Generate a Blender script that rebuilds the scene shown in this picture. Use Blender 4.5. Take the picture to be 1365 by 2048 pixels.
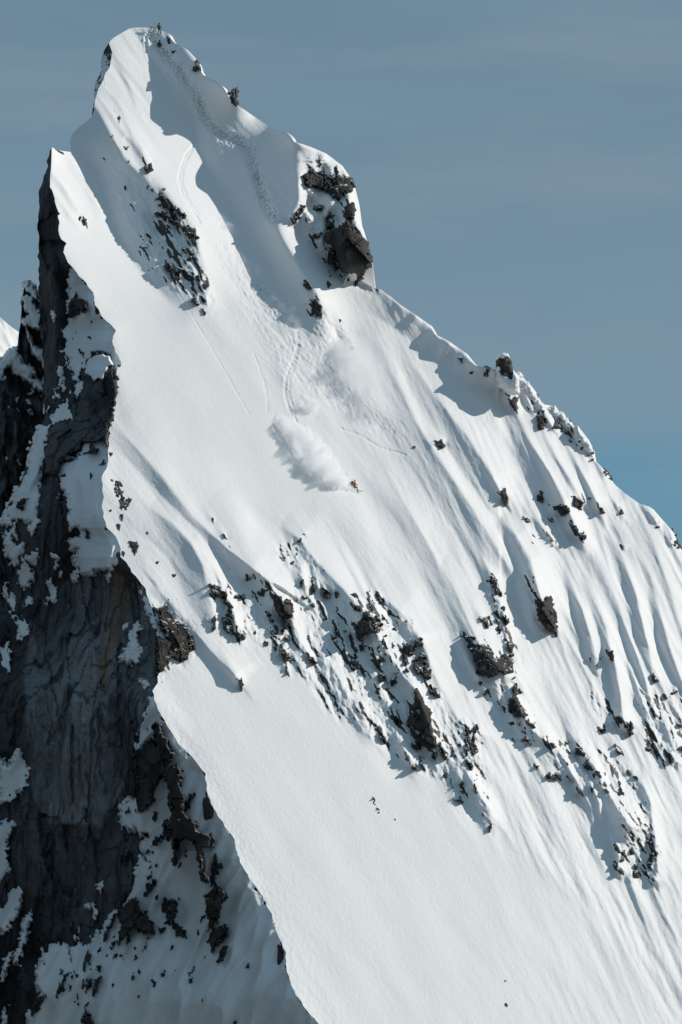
import bpy, bmesh, math, random
import numpy as np
from mathutils import Vector, Matrix

for _o in list(bpy.data.objects):
    bpy.data.objects.remove(_o)

# ------------------------------------------------------------------ camera
F = 4800.0                     # focal length in photo pixels (photo 1365 x 2048)
UC, VC = 682.5, 1024.0
PITCH = math.radians(5.0)      # camera looks slightly up at the peak
SC = bpy.context.scene
COL = SC.collection
cam_d = bpy.data.cameras.new('camera')
cam = bpy.data.objects.new('camera', cam_d)
COL.objects.link(cam)
cam.location = (0, 0, 0)
cam.rotation_euler = (math.radians(90) + PITCH, 0, 0)
cam_d.sensor_fit = 'VERTICAL'
cam_d.sensor_height = 36.0
cam_d.lens = 36.0 * F / 2048.0
cam_d.clip_start = 1.0
cam_d.clip_end = 60000.0
SC.camera = cam
SC.render.resolution_x = 682
SC.render.resolution_y = 1024

# ------------------------------------------------------------------ sky and sun
# sun stands to the right and a little behind the peak
SUN = Vector((0.80, 0.34, 0.47)).normalized()
SUN_EL = math.asin(SUN.z)
SUN_AZ = math.atan2(SUN.x, SUN.y)
world = bpy.data.worlds.new('World')
SC.world = world
world.use_nodes = True
wn = world.node_tree
wn.nodes.clear()
W_out = wn.nodes.new('ShaderNodeOutputWorld')
W_bg = wn.nodes.new('ShaderNodeBackground')
W_sky = wn.nodes.new('ShaderNodeTexSky')
W_sky.sky_type = 'NISHITA'
W_sky.sun_disc = False
W_sky.sun_elevation = SUN_EL
W_sky.sun_rotation = SUN_AZ
W_sky.altitude = 2500
W_sky.air_density = 1.0
W_sky.dust_density = 0.6
W_sky.ozone_density = 1.6
W_bg.inputs['Strength'].default_value = 0.1
# thin veil of high cloud, streaked along the horizon
tc = wn.nodes.new('ShaderNodeTexCoord')
mp = wn.nodes.new('ShaderNodeMapping')
mp.inputs['Rotation'].default_value = (0, math.radians(3), 0)
mp.inputs['Scale'].default_value = (3.0, 3.0, 13.0)
nz = wn.nodes.new('ShaderNodeTexNoise')
nz.inputs['Scale'].default_value = 1.35
nz.inputs['Detail'].default_value = 5.0
nz.inputs['Roughness'].default_value = 0.5
rp = wn.nodes.new('ShaderNodeMapRange')
rp.interpolation_type = 'SMOOTHSTEP'
rp.inputs['From Min'].default_value = 0.36
rp.inputs['From Max'].default_value = 0.66
rp.inputs['To Min'].default_value = 0.72
rp.inputs['To Max'].default_value = 0.97
mx = wn.nodes.new('ShaderNodeMix')
mx.data_type = 'RGBA'
mx.inputs[7].default_value = (1.68, 2.62, 3.4, 1)   # cloud veil (before strength)
hs = wn.nodes.new('ShaderNodeHueSaturation')
hs.inputs['Saturation'].default_value = 0.92
hs.inputs['Value'].default_value = 0.6
L = wn.links.new
L(tc.outputs['Generated'], mp.inputs['Vector'])
L(mp.outputs['Vector'], nz.inputs['Vector'])
L(nz.outputs['Fac'], rp.inputs['Value'])
L(rp.outputs['Result'], mx.inputs[0])
L(W_sky.outputs['Color'], hs.inputs['Color'])
L(hs.outputs['Color'], mx.inputs[6])
sep = wn.nodes.new('ShaderNodeSeparateXYZ'); L(tc.outputs['Generated'], sep.inputs[0])
el = wn.nodes.new('ShaderNodeValToRGB'); L(sep.outputs['Z'], el.inputs[0])
el.color_ramp.interpolation = 'EASE'
for _k, (_p, _c) in enumerate([(0.0, (.125, .27, .38)), (.10, (.118, .285, .41)), (.135, (.19, .295, .375)), (.30, (.168, .268, .35)), (.6, (.15, .25, .345))]):
    if _k > 1: el.color_ramp.elements.new(.5)
    el.color_ramp.elements[_k].position = _p; el.color_ramp.elements[_k].color = (*_c, 1)
vs = wn.nodes.new('ShaderNodeVectorMath'); vs.operation = 'SCALE'; vs.inputs['Scale'].default_value = 10.0
L(el.outputs[0], vs.inputs[0]); L(vs.outputs[0], mx.inputs[7])
n2 = wn.nodes.new('ShaderNodeTexNoise'); n2.inputs['Scale'].default_value = 2.4; n2.inputs['Detail'].default_value = 6.0; n2.inputs['Roughness'].default_value = .55
m2 = wn.nodes.new('ShaderNodeMapping'); m2.inputs['Scale'].default_value = (2.2, 2.2, 12.0); m2.inputs['Rotation'].default_value = (0, math.radians(-9), 0)
L(tc.outputs['Generated'], m2.inputs['Vector']); L(m2.outputs['Vector'], n2.inputs['Vector'])
r2 = wn.nodes.new('ShaderNodeMapRange'); r2.interpolation_type = 'SMOOTHSTEP'
r2.inputs['From Min'].default_value = .45; r2.inputs['From Max'].default_value = .68; r2.inputs['To Max'].default_value = .55
L(n2.outputs['Fac'], r2.inputs['Value'])
mx2 = wn.nodes.new('ShaderNodeMix'); mx2.data_type = 'RGBA'; mx2.inputs[7].default_value = (2.15, 3.0, 3.6, 1)
L(r2.outputs['Result'], mx2.inputs[0]); L(mx.outputs[2], mx2.inputs[6])
L(mx2.outputs[2], W_bg.inputs['Color'])
L(W_bg.outputs['Background'], W_out.inputs['Surface'])

sun_d = bpy.data.lights.new('sun', 'SUN')
sun_d.energy = 3.5
sun_d.angle = math.radians(0.5)
sun_d.color = (1.0, 0.945, 0.875)
sun = bpy.data.objects.new('sun', sun_d)
COL.objects.link(sun)
sun.rotation_euler = (-SUN).to_track_quat('-Z', 'Y').to_euler()

SC.view_settings.view_transform = 'Standard'
SC.view_settings.look = 'None'
SC.view_settings.exposure = 0.0
SC.view_settings.gamma = 1.0
SC.view_settings.use_curve_mapping = False
SC.cycles.max_bounces = 14
SC.cycles.diffuse_bounces = 3
SC.cycles.volume_bounces = 12
SC.cycles.volume_step_rate = 1.0
SC.cycles.volume_max_steps = 128

# ------------------------------------------------------------------ pixel ray -> world
CP, SP = math.cos(PITCH), math.sin(PITCH)
def to_world(u, v, depth):
    """a photo direction (u, v) and its depth in metres -> world position"""
    u = np.asarray(u, float); v = np.asarray(v, float); depth = np.asarray(depth, float)
    x = (u - UC) / F * depth
    y = (VC - v) / F * depth
    return np.stack([x, depth * CP - y * SP, depth * SP + y * CP], -1)

D0 = 350.0
GX, GZ = 0.95, 1.14            # tilt of the face: recedes to the right and upward
def plane_depth(u, v):
    return D0 / (1 - GX * (np.asarray(u, float) - UC) / F - GZ * (VC - np.asarray(v, float)) / F)

# ------------------------------------------------------------------ fields on a photo-aligned grid
U0, V0, ST = -60.0, 40.0, 2.0
GW, GH = 830, 1100             # covers u -60..1600, v 40..2240
gu = U0 + ST * np.arange(GW); gv = V0 + ST * np.arange(GH)
UU, VV = np.meshgrid(gu, gv)

def gauss(a, sig):             # blur, sigma in grid cells (edge padded)
    p = int(4 * sig) + 2
    b = np.pad(a, p, mode='edge')
    fy = np.fft.fftfreq(b.shape[0])[:, None]; fx = np.fft.rfftfreq(b.shape[1])[None]
    k = np.exp(-2 * (math.pi * sig) ** 2 * (fx * fx + fy * fy))
    return np.fft.irfft2(np.fft.rfft2(b) * k, s=b.shape)[p:-p, p:-p]

def spectral(seed, wl_min, wl_max, beta=1.0, aniso=1.0, ang=58.0, shape=None):
    """noise with wavelengths in photo px; stretched 'aniso' times along the fall line"""
    sh = shape or (GH, GW)
    rng = np.random.default_rng(seed)
    n = rng.standard_normal(sh)
    fy = np.fft.fftfreq(sh[0], ST)[:, None]; fx = np.fft.rfftfreq(sh[1], ST)[None]
    a = math.radians(ang); c, s = math.cos(a), math.sin(a)
    ka = (fx * c + fy * s) * aniso
    kc = (-fx * s + fy * c)
    k = np.sqrt(ka * ka + kc * kc) + 1e-9
    lo, hi = 1.0 / wl_max, 1.0 / wl_min
    filt = k ** (-beta) * np.exp(-(lo / k) ** 2 * 0.5) * np.exp(-(k / hi) ** 2 * 0.7)
    r = np.fft.irfft2(np.fft.rfft2(n) * filt, s=sh)
    return (r - r.mean()) / r.std()

def sample(fld, u, v):
    x = np.clip((np.asarray(u, float) - U0) / ST, 0, GW - 1.001)
    y = np.clip((np.asarray(v, float) - V0) / ST, 0, GH - 1.001)
    i = x.astype(int); j = y.astype(int); fx = x - i; fy = y - j
    return (fld[j, i] * (1 - fx) * (1 - fy) + fld[j, i + 1] * fx * (1 - fy)
            + fld[j + 1, i] * (1 - fx) * fy + fld[j + 1, i + 1] * fx * fy)

def sstep(a, b, x):
    t = np.clip((x - a) / (b - a), 0, 1)
    return t * t * (3 - 2 * t)

def poly_sdf(P, u, v):
    """signed distance in px to a closed polygon, positive inside"""
    P = np.asarray(P, float); sh = np.shape(u)
    x = np.ravel(u); y = np.ravel(v)
    d2 = np.full(x.shape, 1e18); ins = np.zeros(x.shape, bool)
    n = len(P)
    for i in range(n):
        ax, ay = P[i]; bx, by = P[(i + 1) % n]
        ex, ey = bx - ax, by - ay
        t = np.clip(((x - ax) * ex + (y - ay) * ey) / (ex * ex + ey * ey + 1e-12), 0, 1)
        d2 = np.minimum(d2, (x - ax - t * ex) ** 2 + (y - ay - t * ey) ** 2)
        c = (ay > y) != (by > y)
        if ay != by:
            ins ^= c & (x < (bx - ax) * (y - ay) / (by - ay) + ax)
    d = np.sqrt(d2)
    return np.where(ins, d, -d).reshape(sh)

def line_field(P, u, v):
    """distance (signed: + right of a downward line), interpolated value and end fade of a polyline (u,v,val)"""
    P = np.asarray(P, float); x = np.ravel(u); y = np.ravel(v)
    best = np.full(x.shape, 1e18); sd = np.zeros(x.shape); val = np.zeros(x.shape)
    for i in range(len(P) - 1):
        ax, ay, av = P[i]; bx, by, bv = P[i + 1]
        ex, ey = bx - ax, by - ay; l2 = ex * ex + ey * ey + 1e-12
        t = np.clip(((x - ax) * ex + (y - ay) * ey) / l2, 0, 1)
        dx = x - ax - t * ex; dy = y - ay - t * ey
        d2 = dx * dx + dy * dy
        m = d2 < best
        cr = -(ex * dy - ey * dx) / math.sqrt(l2)
        best = np.where(m, d2, best)
        sd = np.where(m, np.sign(cr + 1e-12) * np.sqrt(d2), sd)
        val = np.where(m, av + (bv - av) * t, val)
    sh = np.shape(u)
    return sd.reshape(sh), val.reshape(sh)

def window(pts, margin):
    P = np.asarray(pts, float)
    i0 = max(0, int((P[:, 0].min() - margin - U0) / ST)); i1 = min(GW, int((P[:, 0].max() + margin - U0) / ST) + 1)
    j0 = max(0, int((P[:, 1].min() - margin - V0) / ST)); j1 = min(GH, int((P[:, 1].max() + margin - V0) / ST) + 1)
    return (slice(j0, j1), slice(i0, i1))

# ------------------------------------------------------------------ outlines of the peak (photo px)
# left edge of the sunlit face: the arete between sun and shade
LEFT = [(268,55),(258,58),(240,68),(226,77),(218,86),(225,105),(220,135),(211,147),(207,161),(197,178),(195,186),(190,203),
 (189,220),(184,234),(160,253),(146,267),(141,280),(142,304),(104,306),(103,330),(101,352),(99,374),(105,381),(110,403),(116,425),
 (118,447),(118,462),(122,478),(134,486),(127,504),(136,525),(154,546),(176,570),(187,587),(191,611),(205,634),(223,651),(231,660),
 (225,682),(231,704),(245,722),(242,733),(234,738),(232,760),(230,800),(225,832),(219,858),(217,893),(218,925),(204,956),(207,997),
 (207,1033),(212,1055),(231,1073),(240,1092),(243,1114),(256,1128),(264,1143),(289,1172),(294,1191),(304,1216),(311,1246),(318,1275),
 (318,1345),(316,1366),(305,1382),(313,1410),(330,1443),(357,1487),(385,1514),(409,1547),(415,1580),(423,1608),(445,1646),(470,1679),
 (478,1718),(500,1756),(527,1794),(544,1833),(555,1866),(571,1904),(574,1943),(593,1992),(632,2042),(690,2110),(770,2230)]
RIGHT = [(308,55),(320,60),(337,66),(343,78),(350,86),(369,95),(387,114),(396,126),(400,139),(407,150),(427,159),(446,172),(456,190),(464,204),
 (490,220),(519,240),(545,257),(576,265),(583,272),(588,283),(620,293),(653,307),(678,326),(693,348),(702,362),(700,388),(706,410),(704,432),(719,450),
 (726,472),(733,498),(739,524),(737,535),(727,546),(724,562),(748,576),(763,579),(796,606),(832,630),(858,648),(870,668),(896,681),
 (929,704),(950,730),(976,736),(1026,744),(1039,747),(1048,760),(1057,767),(1070,785),(1077,800),(1088,809),(1108,812),(1118,826),(1136,840),
 (1147,854),(1158,857),(1173,877),(1184,899),(1187,919),(1206,939),(1224,965),(1242,981),(1279,1007),(1301,1014),(1319,1035),(1341,1060),
 (1356,1093),(1365,1108),(1420,1180),(1480,1260),(1500,1320),(1500,2230)]
def edge_fn(tab):
    a = np.array(tab, float)
    return lambda v: np.interp(v, a[:, 1], a[:, 0])
_ev = np.arange(0, 2400, 4.0); _en = np.random.default_rng(9).standard_normal(len(_ev)); _en = np.convolve(_en, [.25, .5, .25], 'same')
_uL0 = edge_fn(LEFT)
def uL(v): return _uL0(v) + 1.5 * np.interp(v, _ev, _en) * np.clip((np.asarray(v, float) - 330) / 60, 0, 1)
uR = edge_fn(RIGHT)
# left edge of the shaded wall
WALL = [(218,86),(211,97),(205,110),(203,125),(203,140),(199,150),(190,168),(189,190),(189,203),(186,215),(184,234),(160,253),(146,267),(141,280),(142,304),(104,306.5),
 (99,310),(96,330),(93,346),(87,358),(79,381),(78,414),(75,450),(78,473),(79,583),(81,656),(86,700),(88,766),(90,821),(86,850),(66,905),(45,955),(22,1004),(2,1044),(-30,1090),
 (-60,1140),(-90,1200),(-90,2230)]
uW = edge_fn(WALL)

def vlift(u, v):
    """the little wind-curled tip at the top of the left arete stands above its saddle"""
    u = np.asarray(u, float); v = np.asarray(v, float)
    return 13.5 * np.exp(-np.clip(np.abs(u - 105) / 9.0, 0, None) ** 1.3) * np.clip(1 - (v - 305) / 34, 0, 1) * (v > 304) * (u < 150)
# ------------------------------------------------------------------ large form of the face
# lines of known relief: (u, v, metres the surface stands out toward the viewer)
RIDGES = [
 [(300,56,1),(336,66,4),(369,95,7),(400,139,10),(427,159,13.5),(446,172,16),(468,200,14),(490,219,10),(512,236,7.5),(535,252,9),(555,260,13.5),(575,266,18.5),(589,282,20.5),(653,307,17),(700,362,17),(706,410,17),(726,472,17),(739,524,16),(733,540,14)],
 [(748,577,2.5),(796,606,3.5),(832,630,4),(870,668,5),(929,704,6),(976,737,7),(1010,745,10),(1030,748,9),(1048,760,7),(1088,813,5),(1136,840,4.5),(1187,919,3),(1242,981,2),(1301,1014,2.5),(1365,1108,2),(1500,1300,0)],
 [(590,300,17),(601,370,15),(600,410,13),(585,434,11)],
 [(628,395,10),(622,440,8),(640,478,8)],
 [(650,370,14),(690,380,17),(700,430,16.5),(695,480,15.5),(705,535,14)],
 [(590,458,5.5),(630,492,4.5),(668,540,3),(700,562,2.5),(730,572,2.5)],
 [(546,440,7.5),(575,490,7.5),(600,530,8),(622,556,8),(642,600,6.5),(652,640,4),(668,690,1)],
 [(275,72,0),(305,130,-1),(340,190,-2),(378,250,-3),(395,300,-3),(425,360,-3.5),(468,430,-2.5),(505,490,-2),(540,550,-1.5),(572,605,-.5),(600,660,0)],
 [(235,75,0),(221,110,0),(215,147,0),(195,190,0),(192,206,.3),(215,255,2),(250,320,3),(290,352,3.5),(330,383,4),(365,420,4.5),(390,460,4.5),(402,510,3.5),(425,600,1.2),(430,628,0)],
 [(184,234,-1.5),(160,253,-3.5),(146,267,-5),(141,280,-5.5),(142,296,-5.5)],
 [(150,300,-5.5),(168,315,-6),(190,350,-6.5),(215,420,-6.5),(240,480,-6),(285,545,-4.5),(330,595,-2.5),(385,632,0)],
 [(106,299,0),(101,352,0),(110,403,0),(118,447,0),(127,504,0),(176,570,0),(205,634,0),(231,660,.3),(225,682,.3),(245,722,.3),(230,800,0),(217,893,0),(207,1000,0),(231,1073,0),(264,1143,0),(304,1216,0),(318,1300,0)],
 [(305,1382,0),(330,1443,0),(385,1514,0),(423,1608,0),(478,1718,0),(544,1833,0),(574,1943,0),(632,2042,0),(770,2230,0)],
]
def harmonic(lines, scale_px=110.0):
    out = None
    for step in (32, 16, 8, 4):
        w = int(GW * ST / step) + 1; h = int(GH * ST / step) + 1
        cv = np.zeros((h, w)); cn = np.zeros((h, w))
        for ln in lines:
            P = np.array(ln, float)
            for a, b in zip(P[:-1], P[1:]):
                n = int(max(2, math.hypot(*(b - a)[:2]) / step * 2.5))
                for t in np.linspace(0, 1, n):
                    q = a + (b - a) * t
                    i = int(round((q[0] - U0) / step)); j = int(round((q[1] - V0) / step))
                    if 0 <= i < w and 0 <= j < h:
                        cv[j, i] += q[2]; cn[j, i] += 1
        m = cn > 0; cval = np.where(m, cv / np.maximum(cn, 1), 0)
        if out is None:
            f = np.zeros((h, w))
        else:
            yy = np.clip(np.arange(h) * step / ps, 0, out.shape[0] - 1.001); xx = np.clip(np.arange(w) * step / ps, 0, out.shape[1] - 1.001)
            j = yy.astype(int); i = xx.astype(int); fy = (yy - j)[:, None]; fx = (xx - i)[None]
            f = (out[np.ix_(j, i)] * (1 - fy) * (1 - fx) + out[np.ix_(j, i + 1)] * (1 - fy) * fx
                 + out[np.ix_(j + 1, i)] * fy * (1 - fx) + out[np.ix_(j + 1, i + 1)] * fy * fx)
        k = 4 + (step / scale_px) ** 2
        for _ in range(260 if step > 4 else 160):
            g = np.pad(f, 1, mode='edge')
            f = (g[:-2, 1:-1] + g[2:, 1:-1] + g[1:-1, :-2] + g[1:-1, 2:]) / k
            f[m] = cval[m]
        out = f; ps = step
    yy = np.clip(np.arange(GH) * ST / ps, 0, out.shape[0] - 1.001); xx = np.clip(np.arange(GW) * ST / ps, 0, out.shape[1] - 1.001)
    j = yy.astype(int); i = xx.astype(int); fy = (yy - j)[:, None]; fx = (xx - i)[None]
    return (out[np.ix_(j, i)] * (1 - fy) * (1 - fx) + out[np.ix_(j, i + 1)] * (1 - fy) * fx
            + out[np.ix_(j + 1, i)] * fy * (1 - fx) + out[np.ix_(j + 1, i + 1)] * fy * fx)
base = gauss(harmonic(RIDGES), 2.2)

# wind ribs and flutes: crest (u, v, height m), width of the shaded left flank, of the sunny right flank
RIBS = [
 ([(222,846,.2),(250,872,.8),(278,900,1.3),(330,960,1.7),(385,1033,2.0),(458,1100,3.2),(505,1138,3.8),(540,1162,3)], 34, 130),
 ([(240,952,.4),(300,1016,1.0),(345,1046,1.9),(382,1085,2.5),(405,1130,2.5),(421,1190,2.1),(432,1245,1)], 56, 60),
 ([(400,1090,.6),(425,1130,1.6),(450,1180,2),(470,1230,2),(480,1280,.6)], 22, 34),
 ([(440,1080,.3),(460,1120,1),(470,1150,.8)], 14, 40),
 ([(320,1180,.5),(370,1240,.8),(420,1300,1.2),(470,1352,1.6),(480,1366,.3)], 20, 60),
 ([(560,1050,.5),(600,1078,2),(640,1128,2.4),(690,1182,3.6),(735,1232,4.8),(758,1280,4),(790,1330,3.4),(830,1380,4),(860,1450,3.6),(880,1510,1)], 46, 70),
 ([(590,1110,.6),(605,1140,2),(612,1180,1.6),(625,1210,.5)], 22, 16),
 ([(618,1110,.4),(635,1160,1.8),(640,1200,.8)], 20, 14),
 ([(645,1150,.5),(665,1180,2),(680,1210,1.2),(676,1230,.4)], 22, 14),
 ([(540,1180,1.2),(565,1200,2.6),(585,1230,2),(600,1280,1.4),(610,1330,.5)], 30, 26),
 ([(745,1178,1),(800,1222,2.8),(845,1280,3.2),(862,1330,2.6),(890,1400,1.4),(920,1440,1.6),(955,1470,1.8),(962,1530,.6)], 40, 90),
 ([(640,1300,.4),(680,1360,1.2),(720,1420,1.4),(745,1470,.6)], 30, 40),
 ([(700,1250,.4),(745,1330,1.2),(770,1400,1.4),(800,1470,1),(830,1530,.5)], 30, 30),
 ([(905,1500,.4),(925,1525,1.4),(950,1570,2.4),(975,1615,2),(990,1650,.4)], 34, 24),
 ([(793,757,.8),(830,838,1.9),(870,904,2.1),(925,985,2.2),(985,1080,2.2),(1020,1140,1.2)], 60, 34),
 ([(830,735,.8),(885,809,2.7),(940,878,3.1),(987,955,3.0),(1002,985,1.8)], 60, 70),
 ([(752,680,.5),(790,750,1.3),(840,850,1.2),(890,930,.5)], 40, 40),
 ([(1040,835,.5),(1068,895,2.3),(1100,945,3),(1130,1000,3.2),(1150,1050,2.6),(1168,1085,1.6)], 60, 40),
 ([(1030,880,.3),(1062,950,1.2),(1078,985,1)], 26, 30),
 ([(1082,855,.5),(1112,912,1.8),(1142,958,2.6),(1168,1005,2)], 38, 36),
 ([(1140,905,.5),(1168,950,1.9),(1195,1000,2),(1212,1036,.8)], 40, 44),
 ([(1210,980,.3),(1235,1010,.8),(1248,1035,.6)], 24, 40),
 ([(1003,1035,.4),(1035,1072,2.8),(1062,1118,3.6),(1075,1170,3.6),(1092,1235,1.5)], 66, 50),
 ([(1035,1000,.3),(1080,1050,.9),(1105,1085,1)], 24, 40),
 ([(1170,1080,.5),(1210,1150,1),(1260,1250,.8)], 40, 50),
 ([(1136,1150,.4),(1165,1220,1.8),(1190,1300,2),(1202,1335,1)], 32, 26),
 ([(1176,1170,.4),(1212,1255,2.1),(1225,1300,2.2),(1240,1370,1.8),(1247,1440,2)], 36, 28),
 ([(1205,1110,.3),(1250,1250,1.2),(1288,1350,1.6),(1312,1440,.8)], 24, 22),
 ([(1238,1090,.5),(1272,1190,2.4),(1290,1260,2.9),(1306,1330,2.2),(1338,1400,1.0)], 54, 30),
 ([(1230,1050,.3),(1275,1150,.8),(1310,1240,.6)], 30, 40),
 ([(1266,1060,.4),(1300,1150,1.2),(1338,1288,2.8),(1368,1370,2.2),(1410,1440,1)], 46, 44),
 ([(1290,1040,.4),(1340,1180,1.4),(1390,1330,1.8)], 50, 60),
 ([(1215,1290,.5),(1232,1360,1.6),(1240,1400,1)], 18, 16),
 ([(1258,1330,.5),(1285,1400,1.4),(1300,1440,.6)], 18, 18),
 ([(868,1100,.3),(905,1168,2.3),(940,1248,3.6),(965,1300,4.2),(1010,1348,3)], 66, 70),
 ([(780,960,.2),(830,1040,1.2),(870,1110,1.5),(892,1160,1.0)], 40, 40),
 ([(955,1095,.3),(985,1152,1.8),(1005,1220,1.7),(1020,1300,1.2),(1028,1335,.8)], 26, 30),
 ([(1015,1370,1.5),(1035,1410,2.6),(1055,1450,2.4),(1085,1480,1.2),(1120,1530,.6)], 46, 40),
 ([(1085,1440,.4),(1110,1490,1),(1135,1530,1.2),(1160,1570,1.3),(1185,1620,.9),(1195,1660,.3)], 18, 20),
 ([(1135,1460,.4),(1165,1505,1.4),(1195,1545,1.6),(1215,1580,1.2)], 26, 30),
 ([(1150,1520,.4),(1180,1560,1.2),(1198,1605,1.4),(1204,1640,.5)], 18, 16),
 ([(1180,1540,.5),(1215,1590,1.6),(1244,1628,3.6),(1260,1652,4),(1250,1680,1.5)], 56, 46),
 ([(1230,1690,1),(1235,1720,1.2),(1240,1750,.8)], 10, 16),
 ([(1285,1560,.5),(1300,1600,1.4),(1313,1680,1.6),(1316,1760,1)], 30, 22),
 ([(1310,1420,.4),(1340,1470,1.2),(1350,1520,1)], 24, 30),
 # upper gully and summit
 ([(205,170,.2),(235,200,.6),(262,262,.7),(290,330,.4)], 14, 30),
 ([(200,195,.3),(225,230,.7),(250,270,.6)], 10, 26),
 ([(230,110,.2),(255,160,.5),(275,215,.4)], 10, 30),
 ([(262,260,.3),(285,300,1),(300,345,.5)], 16, 20),
 ([(108,345,.4),(130,375,1),(150,410,.9),(170,440,.3)], 14, 18),
 ([(125,300,.4),(150,330,1),(180,370,1),(205,430,.3)], 16, 22),
 ([(120,400,.3),(140,430,.8),(160,455,.3)], 12, 18),
 # cornice along the right-hand crest
 ([(752,580,1.5),(775,592,2.4),(800,610,3.4),(820,624,3),(832,632,3.8),(846,642,2.6),(862,655,2.2),(872,668,3.8),(884,676,3.2),(898,686,4.2),(910,693,3.2),(922,700,2.8),(940,722,4.2),(955,734,4.6),(970,737,4),(985,738,4.6)], 48, 30),
 ([(1010,740,2),(1018,790,2.4),(1040,835,.6)], 30, 22),
 ([(1045,765,1),(1055,800,1.4),(1070,830,.4)], 16, 16),
 ([(1085,815,1),(1100,845,1.6),(1112,865,.5)], 18, 18),
 ([(1150,858,.8),(1165,890,1.4),(1172,910,.3)], 16, 16),
 ([(1288,1012,.5),(1310,1040,1.4),(1320,1055,.4)], 14, 20),
]
rib = np.zeros_like(base)
for pts, wl, wr in RIBS:
    w = window([p[:2] for p in pts], max(wl, wr) * 1.3 + 10)
    sd, val = line_field(pts, UU[w], VV[w])
    r = np.where(sd >= 0, .5 * np.exp(-sd / (wr * .42)) + .5 * np.exp(-(sd / (wr * .6)) ** 2), np.clip(1 + sd / (wl * np.where(UU[w] > 1000, .66, 1.0)), 0, 1) ** 1.15)
    h = val * r
    rib[w] = np.maximum(rib[w], h) + .35 * np.minimum(rib[w], h)
rib = gauss(rib * (1 + .3 * sstep(900, 1100, UU)), .9)
# ------------------------------------------------------------------ fine relief of the snow
rightness = sstep(0, 1, (UU - 560 - (VV - 900) * .25) / 380)
flute = (1 - rightness) * spectral(1, 12, 70, 1.0, 9, 52) + rightness * spectral(2, 12, 80, 1.0, 9, 63)
fineA = (1 - rightness) * spectral(3, 5, 18, .6, 4, 52) + rightness * spectral(4, 5, 18, .6, 4, 63)
grain = spectral(5, 4, 9, .3, 1.5, 60)
broad = spectral(6, 60, 260, 1.0, 2.5, 58)
ridged = 1 - np.abs((1 - rightness) * spectral(9, 22, 110, 1.0, 10, 53) + rightness * spectral(10, 22, 120, 1.0, 10, 65)) * 1.2
sharp = gauss(ridged, .8)
calm = np.zeros_like(base)          # wind-smoothed snow
for P in ([(140,480),(330,600),(560,800),(640,1000),(590,1040),(420,1000),(260,860),(220,700)],
          [(330,1360),(560,1330),(800,1560),(1180,1800),(1365,2048),(1365,2230),(700,2230),(560,1900)]):
    w = window(P, 60); calm[w] = np.maximum(calm[w], sstep(-40, 40, poly_sdf(P, UU[w], VV[w])))
lively = 1 - .8 * calm
nearL = np.exp(-np.clip(UU - uL(gv)[:, None], 0, None) / 55) * (VV > 1380)
upl = sstep(360, 300, UU) * sstep(460, 380, VV)
detail = .07 * upl * (sharp + .5 * flute) + .16 * (.45 + .55 * sstep(800, 1050, UU) + .6 * sstep(1100, 1250, UU)) * sharp * rightness * lively * sstep(650, 900, VV) + .02 * spectral(17, 5, 16, .5, 1.6, 35) * nearL + .05 * flute * lively * (.35 + .65 * rightness) + (.008 + .012 * rightness) * fineA * (1 - .6 * calm) + .008 * grain * (1 - .5 * calm) + .2 * broad * (1 - .8 * calm)
# sluff runnels below the gully
P = [(430,430),(520,470),(600,600),(690,640),(780,790),(840,900),(740,870),(640,800),(560,760),(470,600),(420,500)]
w = window(P, 40)
sl = sstep(-15, 25, poly_sdf(P, UU[w], VV[w]))
detail[w] += sl * (.045 * spectral(7, 6, 26, .8, 3, 54)[w] + .03 * spectral(8, 5, 12, .3, 1.3, 54)[w])
# rimed crags: rough, steep steps
ZONES = [
 ([(596,330),(640,318),(690,350),(700,440),(650,446),(610,470),(604,400)], .38),
 ([(285,425),(330,415),(365,432),(392,478),(402,540),(427,595),(418,612),(395,606),(355,580),(320,550),(285,505)], 1.12),
 ([(540,1100),(590,1080),(640,1128),(655,1190),(700,1200),(755,1185),(800,1230),(850,1290),(862,1350),(900,1420),(962,1450),(968,1520),(990,1645),(950,1625),(905,1572),(840,1545),(765,1490),(690,1440),(640,1380),(600,1310),(560,1240),(585,1200),(600,1150)], .8),
 ([(420,1165),(470,1170),(520,1200),(560,1260),(610,1330),(690,1450),(660,1430),(590,1330),(520,1290),(450,1220)], .75),
 ([(978,1180),(1008,1200),(1030,1320),(1015,1345),(995,1290)], .9),
 ([(965,1350),(1020,1370),(1050,1440),(1100,1480),(1180,1480),(1240,1520),(1300,1600),(1320,1700),(1316,1778),(1262,1762),(1225,1600),(1190,1590),(1120,1540),(1060,1480),(1010,1440)], .8),
 ([(1250,1600),(1290,1590),(1322,1700),(1316,1778),(1275,1765),(1262,1680)], 1.0),
 ([(1275,1380),(1340,1385),(1400,1420),(1400,1530),(1330,1532),(1290,1490)], .95),
 ([(1180,1360),(1225,1390),(1235,1430),(1200,1440),(1180,1400)], .6),
 ([(600,478),(650,446),(690,446),(722,452),(738,520),(722,566),(690,562),(660,520)], .9),
 ([(700,562),(730,566),(762,580),(745,590),(715,580)], .9),
 ([(640,500),(668,530),(672,580),(660,570)], .7),
 ([(195,260),(300,350),(330,400),(310,560),(250,440),(200,330)], .25),
 ([(640,620),(700,690),(690,700),(650,650)], .35),
 ([(985,735),(1030,745),(1060,780),(1090,830),(1060,825),(1030,790),(1000,770)], .35),
 ([(1150,860),(1185,900),(1187,918),(1165,895)], .6),
 ([(1290,1020),(1330,1050),(1360,1100),(1330,1080)], .6),
 ([(140,400),(178,430),(165,455)], .3),
 ([(205,150),(260,260),(310,345),(290,350),(240,250)], .12),
]
zone = np.zeros_like(base)
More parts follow.
